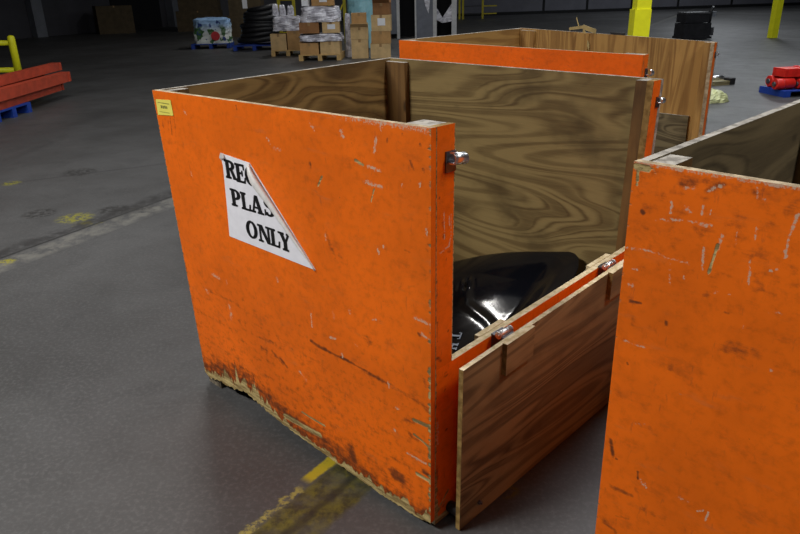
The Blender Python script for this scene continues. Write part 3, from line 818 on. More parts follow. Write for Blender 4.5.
# ------------------------------------------------------------------ room
def floor_mat():
    t = NT('concrete_floor'); p = t.pos()
    x, y, z = t.xyz(p)
    big = t.noise(p, .55, 5, .6); mid = t.noise(p, 2.6, 5, .65, .4); fine = t.noise(p, 60, 3, .7)
    c = t.mix(t.step(big, .3, .7), lin(58, 57.5, 57), lin(77, 77, 77))
    c = t.mix(t.mul(t.step(mid, .45, .75), .45), c, lin(47, 46.5, 46.5))
    c = t.mix(t.mul(t.step(fine, .45, .7), .12), c, lin(140, 140, 140))
    # broad trolley-swept streaks
    st = t.noise(t.off(t.scale(p, (.9, .35, 1)), (3, 0, 0)), 1.2, 4, .6, .8)
    c = t.mix(t.mul(t.step(st, .5, .75), .35), c, lin(46, 45, 45))
    def band(x0, y0, x1, y1, half, soft, s0=None, s1=None, wob=.012, wsc=6.):
        L = math.hypot(x1-x0, y1-y0); dx, dy = (x1-x0)/L, (y1-y0)/L
        d = t.add(t.mul(t.sub(x, x0), -dy), t.mul(t.sub(y, y0), dx))
        if wob: d = t.add(d, t.mul(t.sub(t.noise(p, wsc, 4, .7), .5), wob*4))
        m = t.sub(1., t.step(t.math('ABSOLUTE', d), half-soft, half+soft))
        if s0 is not None:
            a = t.add(t.mul(t.sub(x, x0), dx), t.mul(t.sub(y, y0), dy))
            m = t.mul(m, t.mul(t.step(a, s0-.02, s0+.02), t.sub(1., t.step(a, s1-.02, s1+.02))))
        return m
    wear = t.noise(p, 9, 5, .7); wear2 = t.noise(p, 24, 5, .7)
    # slab joint with pale repaired strip on the near side and grime along it
    jx0, jy0, jx1, jy1 = -2.54, 4.05, -1.87, 5.34
    pale = band(jx0+.10, jy0-.08, jx1+.10, jy1-.08, .10, .05, wob=.02)
    c = t.mix(t.mul(pale, t.mul(t.step(wear, .38, .62), .5)), c, lin(122, 120, 112))
    yl = band(jx0-.04, jy0+.03, jx1-.04, jy1+.03, .07, .02, wob=.02)
    c = t.mix(t.mul(yl, t.step(t.noise(p, 3.1, 4, .6), .60, .66)), c, lin(120, 112, 40))
    gr = band(jx0-.06, jy0+.06, jx1-.06, jy1+.06, .07, .05, wob=.05)
    c = t.mix(t.mul(gr, t.mul(t.step(wear, .36, .56), .8)), c, lin(44, 43, 43))
    c = t.mix(t.mul(band(jx0-.005, jy0, jx1-.005, jy1, .012, .006, wob=.002), .8), c, lin(36, 36, 36))
    c = t.mix(t.mul(band(jx0+.20, jy0-.16, jx1+.20, jy1-.16, .008, .006, wob=.004), .4), c, lin(60, 60, 60))
    # second faint joint further away
    c = t.mix(t.mul(band(-3.46, 5.956, -1.9, 6.75, .02, .012, wob=.006), .5), c, lin(56, 55, 56))
    # painted yellow lane line, dirty and half worn away, running under the bin
    dx, dy = .60, .80
    ax, ay = -.395, 1.6
    lane = band(ax+.012, ay-.009, ax+.012+dx, ay-.009+dy, .088, .014, wob=.008, wsc=14, s0=-.35, s1=1.9)
    olive = t.mix(t.step(wear2, .35, .65), lin(92, 86, 28), lin(50, 46, 24))
    c = t.mix(t.mul(lane, t.add(.45, t.mul(t.step(wear, .35, .6), .5))), c, olive)
    edge = band(ax-.102*dy, ay+.102*dx, ax-.102*dy+dx, ay+.102*dx+dy, .022, .006, wob=.006, wsc=16, s0=.24, s1=.62)
    c = t.mix(t.mul(edge, t.mul(t.step(wear2, .25, .45), .9)), c, lin(164, 144, 22))
    crumbs = band(ax-.09*dy, ay+.09*dx, ax-.09*dy+dx, ay+.09*dx+dy, .014, .006, wob=.02, wsc=16, s0=-.4, s1=.20)
    c = t.mix(t.mul(crumbs, t.mul(t.step(wear2, .42, .56), .8)), c, lin(150, 138, 66))
    def spot(px_, py_, r_, thr=.5):
        ex = t.sub(x, px_); ey = t.sub(y, py_)
        dd = t.math('SQRT', t.add(t.mul(ex, ex), t.mul(ey, ey)))
        return t.mul(t.sub(1., t.step(dd, r_*.5, r_)), t.step(wear2, thr-.06, thr+.04))
    for px_, py_, r_, cc in ((-2.42, 4.864, .16, lin(128, 124, 40)), (-2.47, 3.98, .07, lin(140, 132, 30)), (-3.46, 5.95, .10, lin(120, 116, 36)), (-2.75, 5.0, .16, lin(44, 43, 42)), (-2.2, 5.05, .16, lin(40, 39, 38)), (-3.0, 6.3, .2, lin(44, 43, 42)), (-2.0, 5.1, .12, lin(52, 51, 50)), (-2.9, 4.2, .15, lin(46, 45, 44)), (.33, 1.78, .05, lin(96, 86, 30))):
        c = t.mix(t.mul(spot(px_, py_, r_), .8), c, cc)
    dk = band(ax+.02*dy, ay-.02*dx, ax+.02*dy+dx, ay-.02*dx+dy, .014, .01, wob=.008, wsc=10, s0=-.35, s1=1.9)
    c = t.mix(t.mul(dk, .7), c, lin(34, 33, 27))
    # olive worn paint patch by the drop gate
    pm = t.mul(t.sub(1., t.step(t.add(t.mul(t.sub(y, 2.19), .72), t.mul(t.sub(x, .72), .68)), .3, .34)), t.step(t.add(t.mul(t.sub(y, 2.19), .72), t.mul(t.sub(x, .72), .68)), -.006, .004))
    pm = t.mul(pm, t.mul(t.step(x, .55, .6), t.sub(1., t.step(x, 1.3, 1.35))))
    c = t.mix(t.mul(pm, .75), c, lin(78, 70, 42))
    ro = t.add(.38, t.mul(mid, .25))
    t.bump(t.add(t.mul(mid, .4), t.mul(fine, .15)), .12, .01)
    return t.fin(c, ro, 0, .4)
M['floor'] = floor_mat()
M['wall'] = simple('wall_panel', lin(96, 96, 104), .7, 0, .1, 1.2)
M['wall_dark'] = simple('wall_left_darker', lin(70, 70, 76), .8, 0, .15, .8)  # darker colour than the other walls
M['ceiling'] = simple('ceiling_deck', lin(120, 120, 122), .8, 0, .1, 2.)
M['dark'] = simple('shade_black', (.008, .008, .010), .8, 0, .1, 2)  # near-black colour puts shade into the cabinet bays and the doorway
M['seam'] = simple('panel_seam', (.006, .006, .007), .8, 0, .1, 2)

def struct(name, mb, mt, parent=None, **kw):
    o = mb.build(name, mt, parent, **kw)
    if parent is None: o['kind'] = 'structure'
    return o
mb = MB(); mb.box((-42, -16, -.2), (64, 62, 0), 0); struct('floor', mb, M['floor'])
P2, BD_ = (-11.4, 38.2), Vector((37.2, 7.8)).normalized()
LD_ = Vector((4.6, 9.2)).normalized()
def along(o, d, s, n=0.): return (o[0]+d.x*s-d.y*n, o[1]+d.y*s+d.x*n)
def wall_slab(o, d, s0, s1, zt, th):
    mb = MB(); q = [along(o, d, s0), along(o, d, s1), along(o, d, s1, th), along(o, d, s0, th)]
    lo = [mb.vert((*p, 0)) for p in q]; hi = [mb.vert((*p, zt)) for p in q]
    for i in range(4): mb.face((lo[i], lo[(i+1) % 4], hi[(i+1) % 4], hi[i]))
    mb.face(lo[::-1]); mb.face(hi); return mb
struct('wall_back', wall_slab(P2, BD_, 0, 74, 8, .25), M['wall'])
struct('wall_left', wall_slab(P2, LD_, -60, 0, 8, .25), M['wall_dark'])
mb = MB(); mb.box((62, -16, 0), (62.25, 54, 8)); struct('wall_right', mb, M['wall'])
mb = MB(); mb.box((-42, -16.25, 0), (62, -16, 8)); struct('wall_front', mb, M['wall'])
mb = MB(); mb.box((-42, -16.25, 8), (64, 62, 8.2)); struct('ceiling', mb, M['ceiling'])
# dark joints of the tilt-up wall panels and the base strip
for s in (15.1, 20.55, 23.3, 26.2, 29.3, 33.):
    mb = MB(); a = along(P2, BD_, s, -.02); b = along(P2, BD_, s+.14, -.02); c = along(P2, BD_, s+.14, .01); d = along(P2, BD_, s, .01)
    lo = [mb.vert((*p, 0)) for p in (a, b, c, d)]; hi = [mb.vert((*p, 7.9)) for p in (a, b, c, d)]
    for i in range(4): mb.face((lo[i], lo[(i+1) % 4], hi[(i+1) % 4], hi[i]))
    o = struct('trim_%d' % round(s), mb, M['seam'])
mb = wall_slab(along(P2, BD_, 0, -.03), BD_, .5, 60, .16, .03); struct('baseboard_back', mb, M['seam'])
# pilaster and dark slab for the unlit doorway on the left wall
def wall_box(o, d, s0, s1, z0, z1, n0, n1):
    mb = MB(); q = [along(o, d, s0, n0), along(o, d, s1, n0), along(o, d, s1, n1), along(o, d, s0, n1)]
    lo = [mb.vert((*p, z0)) for p in q]; hi = [mb.vert((*p, z1)) for p in q]
    for i in range(4): mb.face((lo[i], lo[(i+1) % 4], hi[(i+1) % 4], hi[i]))
    mb.face(lo[::-1]); mb.face(hi); return mb
M['grey_steel'] = simple('grey_steel', lin(118, 122, 130), .5, .1, .1, 3)
M['panel_grey'] = simple('grey_panel', lin(112, 116, 126), .5, 0, .12, 4)
M['white_post'] = simple('white_post', lin(196, 196, 196), .5, 0, .1, 8)
struct('trim_pillar', wall_box(P2, LD_, -8.7, -8.2, 0, 7.9, -.35, -.02), M['grey_steel'])
struct('trim_corner', wall_box(P2, LD_, -.75, -.2, 0, 7.9, -.5, -.02), M['grey_steel'])
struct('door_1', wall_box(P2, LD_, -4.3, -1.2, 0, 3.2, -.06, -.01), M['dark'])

# ------------------------------------------------------------------ things in the background
M['yellow'] = simple('yellow_paint', lin(240, 238, 36), .45, 0, .06, 6)
M['yellow_dim'] = simple('yellow_rack_paint', lin(196, 180, 40), .5, 0, .1, 6)
M['red'] = simple('red_rack_paint', lin(172, 66, 42), .55, 0, .18, 7)
M['red_bright'] = simple('red_machine_paint', lin(206, 36, 28), .4, 0, .15, 12)
M['blue'] = simple('blue_pallet_paint', lin(24, 60, 150), .55, 0, .15, 10)
M['pallet'] = simple('pallet_wood', lin(188, 156, 100), .75, 0, .2, 9)
M['carton'] = simple('cardboard', lin(176, 136, 86), .8, 0, .14, 6)
M['carton_b'] = simple('cardboard_pale', lin(196, 166, 118), .8, 0, .14, 6)
M['carton_c'] = simple('cardboard_brown', lin(140, 98, 60), .8, 0, .16, 6)
M['carton_d'] = simple('cardboard_dimmed', lin(80, 68, 48), .8, 0, .2, 5)  # dimness of the far corner put into the cardboard colour
M['label'] = simple('white_label', lin(226, 228, 232), .5, 0, .04, 10)
M['tape'] = simple('packing_tape', lin(150, 118, 76), .4, 0, .1, 10)
M['hose'] = simple('black_hose', (.014, .014, .016), .45, 0, .3, 12)
M['black'] = simple('black_plastic_case', (.018, .018, .021), .45, 0, .3, 8)
M['black_lt'] = simple('charcoal_plastic', (.045, .045, .05), .5, 0, .3, 8)
def wrapmat():
    t = NT('stretch_wrap'); nz = t.noise(t.scale(t.obj(), (4, 4, 7)), 1.2, 3, .6, .6)
    c = t.mix(t.step(nz, .35, .65), lin(170, 168, 178), lin(236, 236, 244)); t.bump(nz, .5, .06)
    return t.fin(c, .25, 0, .6)
M['wrap'] = wrapmat()
def bagmat():
    t = NT('printed_bag'); o = t.obj(); x, y, z = t.xyz(o)
    n1 = t.noise(o, 4.5, 2, .5); n2 = t.noise(t.off(o, (5, 2, 1)), 6., 2, .5)
    c = t.mix(t.step(z, .25, .62), lin(214, 220, 214), lin(150, 186, 226))
    c = t.mix(t.mul(t.step(n1, .52, .58), t.sub(1., t.step(z, .4, .6))), c, lin(66, 104, 60))
    c = t.mix(t.step(n2, .62, .66), c, lin(50, 70, 130))
    return t.fin(c, .4, 0, .4)
M['bag'] = bagmat()
M['red_spot'] = simple('red_print', lin(196, 50, 56), .5, 0, .1, 9)
M['tarp'] = simple('light_blue_film', lin(158, 214, 226), .35, 0, .15, 3, .4)

def rotT(cx, cy, ang, z0=0.):
    c, s = math.cos(ang), math.sin(ang)
    return lambda x, y, z: (cx+c*x-s*y, cy+s*x+c*y, z0+z)

def pallet(label, cx, cy, ang, L=1.1, Wd=1.0, mt='pallet', group='pallets', k=1.):
    T = rotT(cx, cy, ang); r = thing('pallet', label, 'pallet', (cx, cy, 0), group)
    for i in range(5):
        y0 = -Wd/2+(Wd-.14)*i/4
        mb = MB(); mb.box((-L/2, y0, .12*k), (L/2, y0+.14, .142*k), 0, T); mb.build('deck_board', M[mt], r)
    for i in range(3):
        x0 = -L/2+(L-.1)*i/2
        mb = MB(); mb.box((x0, -Wd/2, .0), (x0+.1, Wd/2, .1195*k), 0, T); mb.build('stringer', M[mt], r)
    return r
def carton(label, cx, cy, z0, sx, sy, sz, ang, mt, group, lab=False, flaps=False):
    T = rotT(cx, cy, ang, z0); r = thing('carton', label, 'cardboard box', (cx, cy, z0), group)
    mb = MB(); mb.box((-sx/2, -sy/2, 0), (sx/2, sy/2, sz), 0, T); mb.build('box_body', M[mt], r, bevel=.012)
    mb = MB(); mb.box((-.03, -sy/2-.002, sz-.07), (.03, sy/2+.002, sz+.002), 0, T); mb.build('tape_strip', M['tape'], r)
    if lab:
        mb = MB(); mb.box((-.08, -sy/2-.004, sz*.35), (.1, -sy/2-.001, sz*.8), 0, T); mb.build('shipping_label', M['label'], r)
    if flaps:
        for sgn in (-1, 1):
            mb = MB(); q = [(-sx/2, sgn*sy/2, sz), (sx/2, sgn*sy/2, sz), (sx/2*.96, sgn*(sy/2+.1), sz+.08), (-sx/2*.96, sgn*(sy/2+.1), sz+.08)]
            mb.face([mb.vert(T(*p)) for p in q]); mb.build('flap', M[mt], r, solid=.006)
    return r
def wrapped(name, label, cx, cy, z0, sx, sy, sz, ang, group=None, seed=0, taper=.8, mt='wrap'):
    T = rotT(cx, cy, ang, z0); mb = MB(); rg = random.Random(seed); nu, nv = 36, 14
    ph = [rg.uniform(0, 6.28) for _ in range(6)]
    for j in range(nv+1):
        zz = j/nv
        for i in range(nu):
            a = 2*PI*i/nu; k = (abs(math.cos(a))**6+abs(math.sin(a))**6)**(-1/6)
            sc = 1-(1-taper)*zz**2+.03*math.sin(5*a+ph[0]+zz*6)+.025*math.sin(11*a+ph[1]-zz*9)+rg.uniform(-.03, .03)
            if j == nv: sc *= .75
            mb.vert(T(k*math.cos(a)*sx/2*sc, k*math.sin(a)*sy/2*sc, sz*zz+.02*math.sin(3*a+ph[2])*(j > 0)*(1-zz*.3)))
    for j in range(nv):
        for i in range(nu): mb.face((j*nu+i, j*nu+(i+1) % nu, (j+1)*nu+(i+1) % nu, (j+1)*nu+i))
    mb.face([i for i in range(nu)][::-1]); mb.face([nv*nu+i for i in range(nu)])
    o = mb.build(name, M[mt]); return prop(o, label, 'wrapped goods', group)

# pallet with cartons and a loose wrapped bundle, left one of the two
PA, PB = (-2.76, 18.75), (-1.75, 17.25)
pallet('wooden pallet under the left wrapped load, beside the black hose coil', *PA, .05, .86, .9)
g = 'cartons on the wooden pallets'
carton('pale cardboard box at the left end of the left wooden pallet', PA[0]-.21, PA[1]-.22, .143, .40, .42, .40, .03, 'carton_b', g)
carton('tan cardboard box at the right end of the left wooden pallet', PA[0]+.21, PA[1]-.22, .143, .40, .42, .46, .08, 'carton', g)
wrapped('wrapped_bundle', 'grey plastic wrapped bundle on the left wooden pallet', PA[0]+.02, PA[1], .61, .74, .8, .34, .05, 'wrapped bundles', 3, .95)
for i, (dx, zz) in enumerate(((-.27, .972), (-.09, .972), (.12, .972))):
    b = wrapped('wrapped_jug', ['leftmost', 'middle', 'rightmost'][i]+' of three whitish wrapped jugs topping the left pallet load', PA[0]+dx, PA[1]-.1, zz, .17, .2, .27-.02*i, .1, 'white jugs on the left load', 11+i, .7)
    b['category'] = 'jug'
pallet('wooden pallet under the tall wrapped load, right one of two', *PB, -.04, 1.0, .95)
carton('brown cardboard box low on the right wooden pallet, left side', PB[0]-.26, PB[1]-.22, .143, .44, .44, .26, 0, 'carton', g)
carton('pale cardboard box low on the right wooden pallet, right side', PB[0]+.24, PB[1]-.22, .143, .46, .44, .28, -.05, 'carton_b', g)
wrapped('wrapped_bundle', 'flat whitish wrapped layer between boxes of the right load', PB[0]+.01, PB[1]-.02, .434, .98, .88, .16, -.04, 'wrapped bundles', 5, .96)
carton('dark brown cardboard box in the middle of the right load', PB[0]-.24, PB[1]-.2, .615, .46, .42, .24, .02, 'carton_c', g)
carton('small white labelled box in the middle of the right load', PB[0]+.27, PB[1]-.2, .615, .40, .42, .24, .02, 'carton_b', g, True)
wrapped('wrapped_bundle', 'domed shiny plastic wrapped heap on the right load', PB[0]+.02, PB[1], .860, .92, .84, .34, -.03, 'wrapped bundles', 8, .86)
carton('open cardboard box on the very top of the right wrapped load', PB[0]+.10, PB[1]-.06, 1.215, .52, .46, .22, .04, 'carton', g, True, True)
carton('small white box on top beside the open cardboard box', PB[0]-.31, PB[1]-.1, 1.215, .16, .3, .20, 0, 'label', g)
wrapped('wrapped_bundle', 'slim grey wrapped bundle standing between the right load and narrow stacks', -1.135, 17.8, 0, .165, .5, 1.0, .05, 'wrapped bundles', 17, .8)
# two narrow stacks of cartons
SCx, SDx = (-.83, 17.3), (-.33, 17.2)
g2 = 'cartons in the two narrow stacks'
for i, (z0, hh, mt, sx, fl) in enumerate(((0, .44, 'carton_b', .40, 0), (.444, .27, 'carton_b', .42, 1), (.717, .31, 'carton', .36, 0))):
    carton(['bottom', 'middle open', 'top brown'][i]+' cardboard box of the left narrow stack', SCx[0], SCx[1], z0, sx, .42, hh, .02*i, mt, g2, False, bool(fl))
for i, (z0, hh, mt, sx) in enumerate(((0, .33, 'carton_b', .48), (.334, .28, 'carton', .46), (.618, .36, 'carton_b', .46), (.982, .26, 'carton_c', .40))):
    carton(['bottom', 'second', 'white labelled third', 'cluttered brown top'][i]+' cardboard box of the right narrow stack', SDx[0]+.02*i, SDx[1], z0, sx, .42, hh, -.03*i, mt, g2, i == 2, i == 3)
# light blue film covered stack behind
wrapped('film_covered_stack', 'tall stack under light blue plastic film behind the narrow box stacks', -.78, 20.6, 0, 1.0, .9, 1.75, .0, None, 21, .98, 'tarp')

# yellow rack frames behind the loads
def rack_frame(label, xa, xb, y, h_, diag):
    r = thing('rack_frame', label, 'rack frame', ((xa+xb)/2, y, 0), 'yellow rack frames')
    for x in (xa, xb):
        mb = MB(); mb.box((x-.045, y-.04, 0), (x+.045, y+.04, h_)); mb.build('upright', M['yellow_dim'], r, bevel=.004)
    for k in range(3):
        z = .35+k*.95
        mb = MB(); mb.tube([(xa+.045, y, z), (xb-.045, y, z+(.0 if not diag else .8))], .022, 8); mb.build('brace', M['yellow_dim'], r)
    return r
rack_frame('yellow rack frame rising behind the left wrapped load', -3.55, -3.09, 22.6, 3.2, False)
rack_frame('yellow rack frame with a sloping brace behind the right wrapped load', -1.95, -1.50, 22.3, 3.2, True)

# printed bag and hose coil on blue pallets
pallet('blue pallet under the printed bag', -5.55, 21.9, .08, 1.15, .9, 'blue')
wrapped('printed_bag', 'colourful printed bulk bag with a red spot on a blue pallet', -5.5, 21.9, .143, 1.05, .8, .72, .08, None, 31, .97, 'bag')
bag = COL.objects['printed_bag']; bag['category'] = 'bulk bag'
mb = MB(); T_ = rotT(-5.5, 21.9, .08)
mb.tube([T_(.12, -.40, .36), T_(.12, -.435, .36)], .13, 14); mb.build('red_print_spot', M['red_spot'], bag)
pallet('blue pallet under the black hose coil', -4.0, 20.85, .0, 1.2, 1.0, 'blue')
mb = MB(); pth = []
for i in range(8*28+1):
    a = 2*PI*i/28; k = i/28
    rad = .54+.045*math.sin(k*2.3)-.02*k
    pth.append((-3.92+.02*k+math.cos(a)*rad, 20.8+math.sin(a)*rad*.85, .22+k*.115+.03*math.sin(a+k)))
mb.tube(pth, .075, 10)
prop(mb.build('hose_coil', M['hose']), 'thick black hose coiled up high on a blue pallet', 'hose')
# darkened carton stacks far behind the bag and the coil
g3 = 'old cartons in the dark by the back wall'
for i, (cx, cy, z0, sx, hh, nm) in enumerate(((-8.7, 32.6, 0, 1.9, .85, 'lower large'), (-8.65, 32.6, .852, 1.7, .8, 'upper large'))):
    carton(nm+' dim brown box in the dark behind the printed bag', cx, cy, z0, sx, 1., hh, .1, 'carton_d', g3)
for i, (cx, cy, z0, sx, hh, nm) in enumerate(((-5.6, 27.6, 0, 1.3, .75, 'lower'), (-5.55, 27.6, .752, 1.2, .7, 'upper white labelled'))):
    carton(nm+' dim brown box in the dark behind the hose coil', cx, cy, z0, sx, 1., hh, .05, 'carton_d', g3, i == 1)
carton('very dark brown crate alone by the left wall', -12.5, 32.4, 0, 1.5, 1.2, 1.15, .5, 'carton_d', g3)

# grey cabinet with open dark bays and white posts
r = thing('storage_cabinet', 'grey storage cabinet with white posts and dark open bays', 'cabinet', (1.05, 24.2, 0))
def bx(name, x0, x1, mt, z0=0., z1=2.6, y0=23.9, y1=24.0):
    mb = MB(); mb.box((x0, y0, z0), (x1, y1, z1)); return mb.build(name, M[mt], r, bevel=.004)
bx('side_panel', -.20, .10, 'panel_grey', .15)
bx('post', .10, .20, 'white_post', 0, 2.7, 23.86, 24.02)
bx('centre_panel', .75, 1.30, 'panel_grey')
bx('post', 1.30, 1.42, 'white_post', 0, 2.7, 23.86, 24.02)
bx('post', 1.92, 2.08, 'white_post', 0, 2.7, 23.86, 24.02)
bx('post', .70, .75, 'white_post', 0, 2.7, 23.88, 24.0)
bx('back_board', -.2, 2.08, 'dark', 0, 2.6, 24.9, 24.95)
bx('top_board', -.2, 2.08, 'panel_grey', 2.601, 2.65, 24.03, 24.95)
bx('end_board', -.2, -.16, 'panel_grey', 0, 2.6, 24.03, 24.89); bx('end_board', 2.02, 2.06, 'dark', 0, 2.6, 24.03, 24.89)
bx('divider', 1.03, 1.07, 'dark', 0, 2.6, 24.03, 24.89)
mb = MB()
for p in ([(1.42, .55), (1.42, .95), (1.62, .62), (1.62, .45)], [(1.62, .45), (1.62, .62), (1.92, 1.05), (1.92, .5)]):
    mb.face([mb.vert((x, 23.98+.03*math.sin(x*9), z)) for x, z in p])
mb.build('torn_film', M['wrap'], r, solid=.006)
mb = MB(); mb.face([mb.vert((x, 23.893, z)) for x, z in ((.95, 1.5), (1.1, 1.75), (1.22, 1.3), (1.16, .75), (1.05, 1.0))]); mb.build('film_patch', M['wrap'], r, solid=.006)

# yellow step rails at the back wall
r = thing('stair_rail', 'yellow stair rails with steps against the grey back wall', 'stair', (4.2, 37.6, 0))
for x in (3.42, 3.60, 4.62):
    mb = MB(); mb.box((x-.05, 37.55, 0), (x+.05, 37.65, 2.2)); mb.build('upright', M['yellow_dim'], r)
for z in (.25, .62, 1.0):
    mb = MB(); mb.box((3.66, 37.7, z-.02), (4.56, 38.0, z+.02)); mb.build('tread', M['black_lt'], r)
    mb = MB(); mb.box((4.68, 37.57, z-.03), (5.35, 37.63, z+.03)); mb.build('rail_bar', M['yellow_dim'], r)

# yellow columns
def column(label, cx, cy, w, guard, ang=.25):
    r = thing('yellow_column', label, 'column', (cx, cy, 0), 'yellow columns')
    T = rotT(cx, cy, ang)
    mb = MB(); mb.box((-w/2, -w/2, 0), (w/2, w/2, 7.95), 0, T, long=2); mb.build('shaft', M['yellow'], r, bevel=.01)
    if guard:
        mb = MB(); mb.box((-w/2-.025, -w/2-.02, 0), (w/2+.004, w/2+.02, 1.17), 0, T); mb.build('guard_sleeve', M['yellow'], r, bevel=.012)
    if not guard: return r
    mb = MB(); mb.box((-w/2-.08, -w/2-.08, 0), (w/2+.08, w/2+.08, .025), 0, T); mb.build('base_plate', M['yellow'], r)
    return r
column('wide yellow column with a stepped guard behind the rear bin', 3.665, 10.7, .21, True, .0)
column('slim yellow column standing alone on the far floor', 10.72, 20.2, .19, False)

# black machine far behind
r = thing('floor_machine', 'black boxy floor machine beyond the rear bin', 'machine', (8.55, 20.4, 0)); T = rotT(8.55, 20.5, .1)
for nm, lo, hi, mt in (('lower_case', (-.40, -.3, .08), (.38, .3, .44), 'black'), ('upper_case', (-.38, -.28, .455), (.30, .28, .68), 'black'), ('lid', (-.36, -.3, .681), (.30, .3, .73), 'black_lt'), ('bumper', (-.42, -.33, .02), (.42, .33, .08), 'black')):
    mb = MB(); mb.box(lo, hi, 0, T); mb.build(nm, M[mt], r, bevel=.02)
mb = MB(); mb.tube([T(.36, -.2, .44), T(.37, -.2, .78), T(.44, -.2, .86)], .05, 8); mb.build('handle', M['black'], r)
mb = MB(); mb.box((.385, -.25, .1), (.50, .1, .32), 0, T); mb.build('side_tank', M['black_lt'], r, bevel=.02)
mb = MB(); mb.box((.42, -.2, .60), (.54, .0, .74), 0, T); mb.build('grey_knob', M['grey_steel'], r, bevel=.02)

# red beams on a blue pallet, left
bl = pallet('blue pallet under the stacked red beams', -5.76, 9.62, PI/2-.02, .9, .92, 'blue')
def rack_beam(label, x, y0, y1, z, w, hh, skew):
    r = thing('rack_beam', label, 'rack beam', (x, (y0+y1)/2, z), 'red rack beams')
    L = y1-y0; T = rotT(x, y0, skew, z)
    mb = MB(); mb.box((-w/2, 0, 0), (w/2, L-.06, hh), 0, T, long=1); mb.build('beam_body', M['red'], r, bevel=.012)
    mb = MB(); mb.box((-w/2-.012, L-.058, -.0), (w/2+.012, L, hh), 0, T); mb.build('end_connector', M['red'], r, bevel=.006)
    return r
rack_beam('lowest red rack beam resting directly on the blue pallet, outer side', -5.33, 7.6, 11.35, .145, .12, .11, .03)
rack_beam('lowest inner red rack beam behind the outer one on the pallet', -5.60, 7.6, 11.2, .145, .12, .11, .03)
rack_beam('thick middle red rack beam of the stack on the outer side', -5.30, 7.5, 11.5, .262, .14, .15, .02)
rack_beam('middle red rack beam of the stack on the inner side', -5.62, 7.5, 11.3, .262, .14, .15, .02)
rack_beam('topmost red rack beam lying crooked on the stack', -5.42, 7.5, 11.75, .416, .14, .12, .045)
# yellow rail, left
r = thing('guard_rail', 'yellow tubular guard rail behind the red beams', 'guard rail', (-7.6, 14.3, 0))
mb = MB(); mb.tube([(-7.62, 14.3, 0), (-7.62, 14.3, .80), (-7.62, 14.3, .84), (-7.62, 14.3, .86)], [.07, .07, .06, .03], 14); mb.build('post', M['yellow'], r)
mb = MB(); mb.tube([(-9.8, 14.3, 0), (-9.8, 14.3, .86)], .07, 14); mb.build('post', M['yellow'], r)
for z in (.20, .72):
    mb = MB(); mb.tube([(-9.74, 14.3, z), (-7.68, 14.3, z)], .05, 12); mb.build('rail_bar', M['yellow'], r)

# red machine parts on a blue pallet, right
pallet('blue pallet under the red machine parts, right side', 5.85, 9.95, .12, .96, .56, 'blue', k=.62)
g4 = 'red machine parts'
def part_cyl(label, a, b, rad, mt='red_bright'):
    r = thing('red_cylinder', label, 'machine part', Vector(a), g4)
    a, b = Vector(a), Vector(b); d = (b-a).normalized()
    mb = MB(); mb.tube([a, a+(b-a)*.02, b-(b-a)*.02, b], [rad*.94, rad, rad, rad*.94], 20); mb.build('drum', M[mt], r)
    mb = MB(); mb.tube([a+(b-a)*.35, a+(b-a)*.42], rad*1.03, 20); mb.build('band', M[mt], r)
    mb = MB(); mb.tube([a-d*.02, a], rad*.45, 12); mb.build('hub', M['steel_dark'], r)
    return r
part_cyl('short red drum at the near left corner of the blue pallet', (5.33, 9.76, .167), (5.60, 9.79, .167), .075)
part_cyl('long red roller lying across the blue pallet', (5.66, 9.78, .160), (6.26, 9.86, .160), .068)
part_cyl('red drum on a row behind, left part of pallet', (5.40, 10.06, .172), (5.94, 10.13, .172), .08)
r = thing('red_housing', 'red rectangular housing lying on top of the red drums', 'machine part', (5.66, 9.93, .256), g4); T = rotT(5.66, 9.93, .12, .256)
mb = MB(); mb.box((-.22, -.14, 0), (.20, .14, .11), 0, T); mb.build('casing', M['red_bright'], r, bevel=.015)
mb = MB(); mb.box((.10, -.16, .02), (.16, .16, .12), 0, T); mb.build('flange', M['red_bright'], r, bevel=.006)
r = thing('grey_motor', 'small grey motor lying right of the red housing', 'motor', (6.08, 9.87, .232)); T = rotT(6.08, 9.85, .15, .236)
mb = MB(); mb.tube([T(-.16, 0, .07), T(.18, 0, .07)], .07, 16); mb.build('motor_body', M['steel_dark'], r)
for k in range(4):
    mb = MB(); mb.tube([T(-.12+k*.07, 0, .07), T(-.10+k*.07, 0, .07)], .078, 16); mb.build('cooling_rib', M['grey_steel'], r)

# scrap on the floor right of the rear bin
r = thing('scrap_board', 'dark broken board with a shiny metal edge on the floor beside the rear bin', 'scrap', (5.1, 11.1, 0)); T = rotT(5.14, 11.15, .35)
mb = MB(); mb.box((-.2, -.18, 0), (.17, .16, .06), 0, T); mb.build('board', M['ply_gate'], r, bevel=.01)
mb = MB(); mb.tube([T(-.02, .12, .09), T(.18, .05, .085)], .035, 10); mb.build('metal_sleeve', M['chrome'], r)
mb = MB(); mb.box((.10, -.19, .0), (.20, -.05, .1), 0, T); mb.build('black_block', M['rubber'], r, bevel=.02)
M['green_film'] = simple('pale_green_film', lin(186, 190, 140), .4, 0, .2, 12, .5)
wrapped('crumpled_bag', 'crumpled pale green plastic bag on the floor beside the rear bin', 4.30, 9.5, 0, .40, .44, .15, .3, None, 44, .6, 'green_film')
COL.objects['crumpled_bag']['category'] = 'bag'
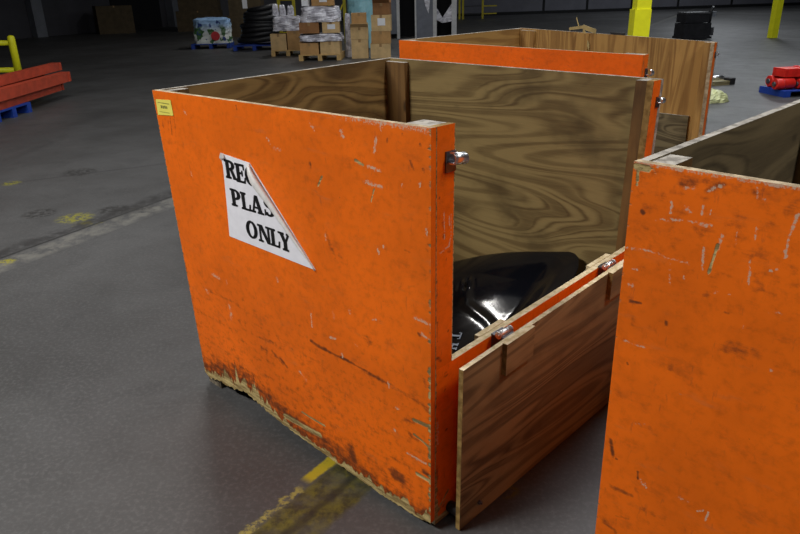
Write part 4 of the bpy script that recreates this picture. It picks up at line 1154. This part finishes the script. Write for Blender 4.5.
# torn bits on the rear bin's rim
M['tan_paper'] = simple('tan_kraft_paper', lin(170, 150, 100), .7, 0, .2, 20)
mb = MB(); rg = random.Random(5)
zr = lambda x: float(TB(x, BD-.01, 1.22)[2])
for a, b, w in (((.40, -.02, .012), (.50, -.012, .03), .02), ((.50, -.012, .03), (.60, -.02, .006), .03), ((.50, -.012, .02), (.56, -.026, -.10), .04), ((.47, -.01, .02), (.44, .0, .085), .012)):
    q = [(a[0], a[1], a[2]-w/2), (a[0], a[1], a[2]+w/2), (b[0], b[1], b[2]+w/2), (b[0], b[1], b[2]-w/2)]
    ids = []
    for (x, y, z) in q:
        P = TB(x, BD+y-.006, 1.22); ids.append(mb.vert((P[0], P[1], zr(x)+z+.006)))
    mb.face(ids)
prop(mb.build('torn_paper', M['tan_paper'], solid=.004), 'torn tan paper scrap caught on the rim of the rear bin', 'paper scrap')
mb = MB(); TBr = lambda x, y, z: TB(x, y, 1.22+z)
mb.box((.70, BD-.017, .0005), (.80, BD-.003, .014), 0, TBr); prop(mb.build('rubber_strip', M['rubber']), 'short black strip lying on the rim of the rear bin', 'strip')

# ------------------------------------------------------------------ light
def area(name, loc, size, energy, col=(1, .97, .93), rot=(0, 0, 0)):
    l = bpy.data.lights.new(name, 'AREA'); l.shape = 'RECTANGLE'; l.size, l.size_y = size; l.energy = energy; l.color = col
    o = bpy.data.objects.new(name, l); COL.objects.link(o); o.location = loc; o.rotation_euler = rot; return o
LIGHTS = [((-4.3, .7, 4.9), (.4, 2.4), 520, (1, .98, .955)), ((.6, -3.2, 5.4), (.4, 2.4), 30, (1, .98, .95)), ((4.2, .4, 5.8), (.4, 2.4), 260, (1, .98, .95)), ((1.6, 5.4, 6.5), (.5, 2.6), 110, (.95, .97, 1)), ((-2.0, 7.3, 6.6), (.16, 2.8), 200, (1, .97, .93)),  # includes unseen fills added for the bin fronts and right-facing sides
          ((8, 12, 7.4), (.6, 2.6), 230, (.9, .95, 1)), ((4.6, 7.8, 6.6), (.4, 2.6), 210, (.92, .96, 1)), ((1, 14, 7.4), (.6, 2.6), 110, (.95, .97, 1)), ((12, 22, 7.4), (.6, 2.6), 380, (.9, .95, 1)), ((-1, 23, 7.4), (.6, 2.6), 200, (1, .97, .93)),  # one added to lift the floor and yellow column on the right
          ((16, 36, 7.4), (.6, 3), 380, (.9, .95, 1))]
for i, (loc, sz, e, c) in enumerate(LIGHTS): area('ceiling_or_fill_light', loc, sz, e, c, (0, 0, .7))
wd = bpy.data.worlds.new('world'); SC.world = wd; wd.use_nodes = True
wd.node_tree.nodes['Background'].inputs[0].default_value = (.5, .55, .6, 1); wd.node_tree.nodes['Background'].inputs[1].default_value = .02
SC.view_settings.view_transform = 'Standard'; SC.view_settings.look = 'None'; SC.view_settings.gamma = 1.; SC.view_settings.use_curve_mapping = False
SC.view_settings.exposure = 0.
SC.cycles.use_denoising = True
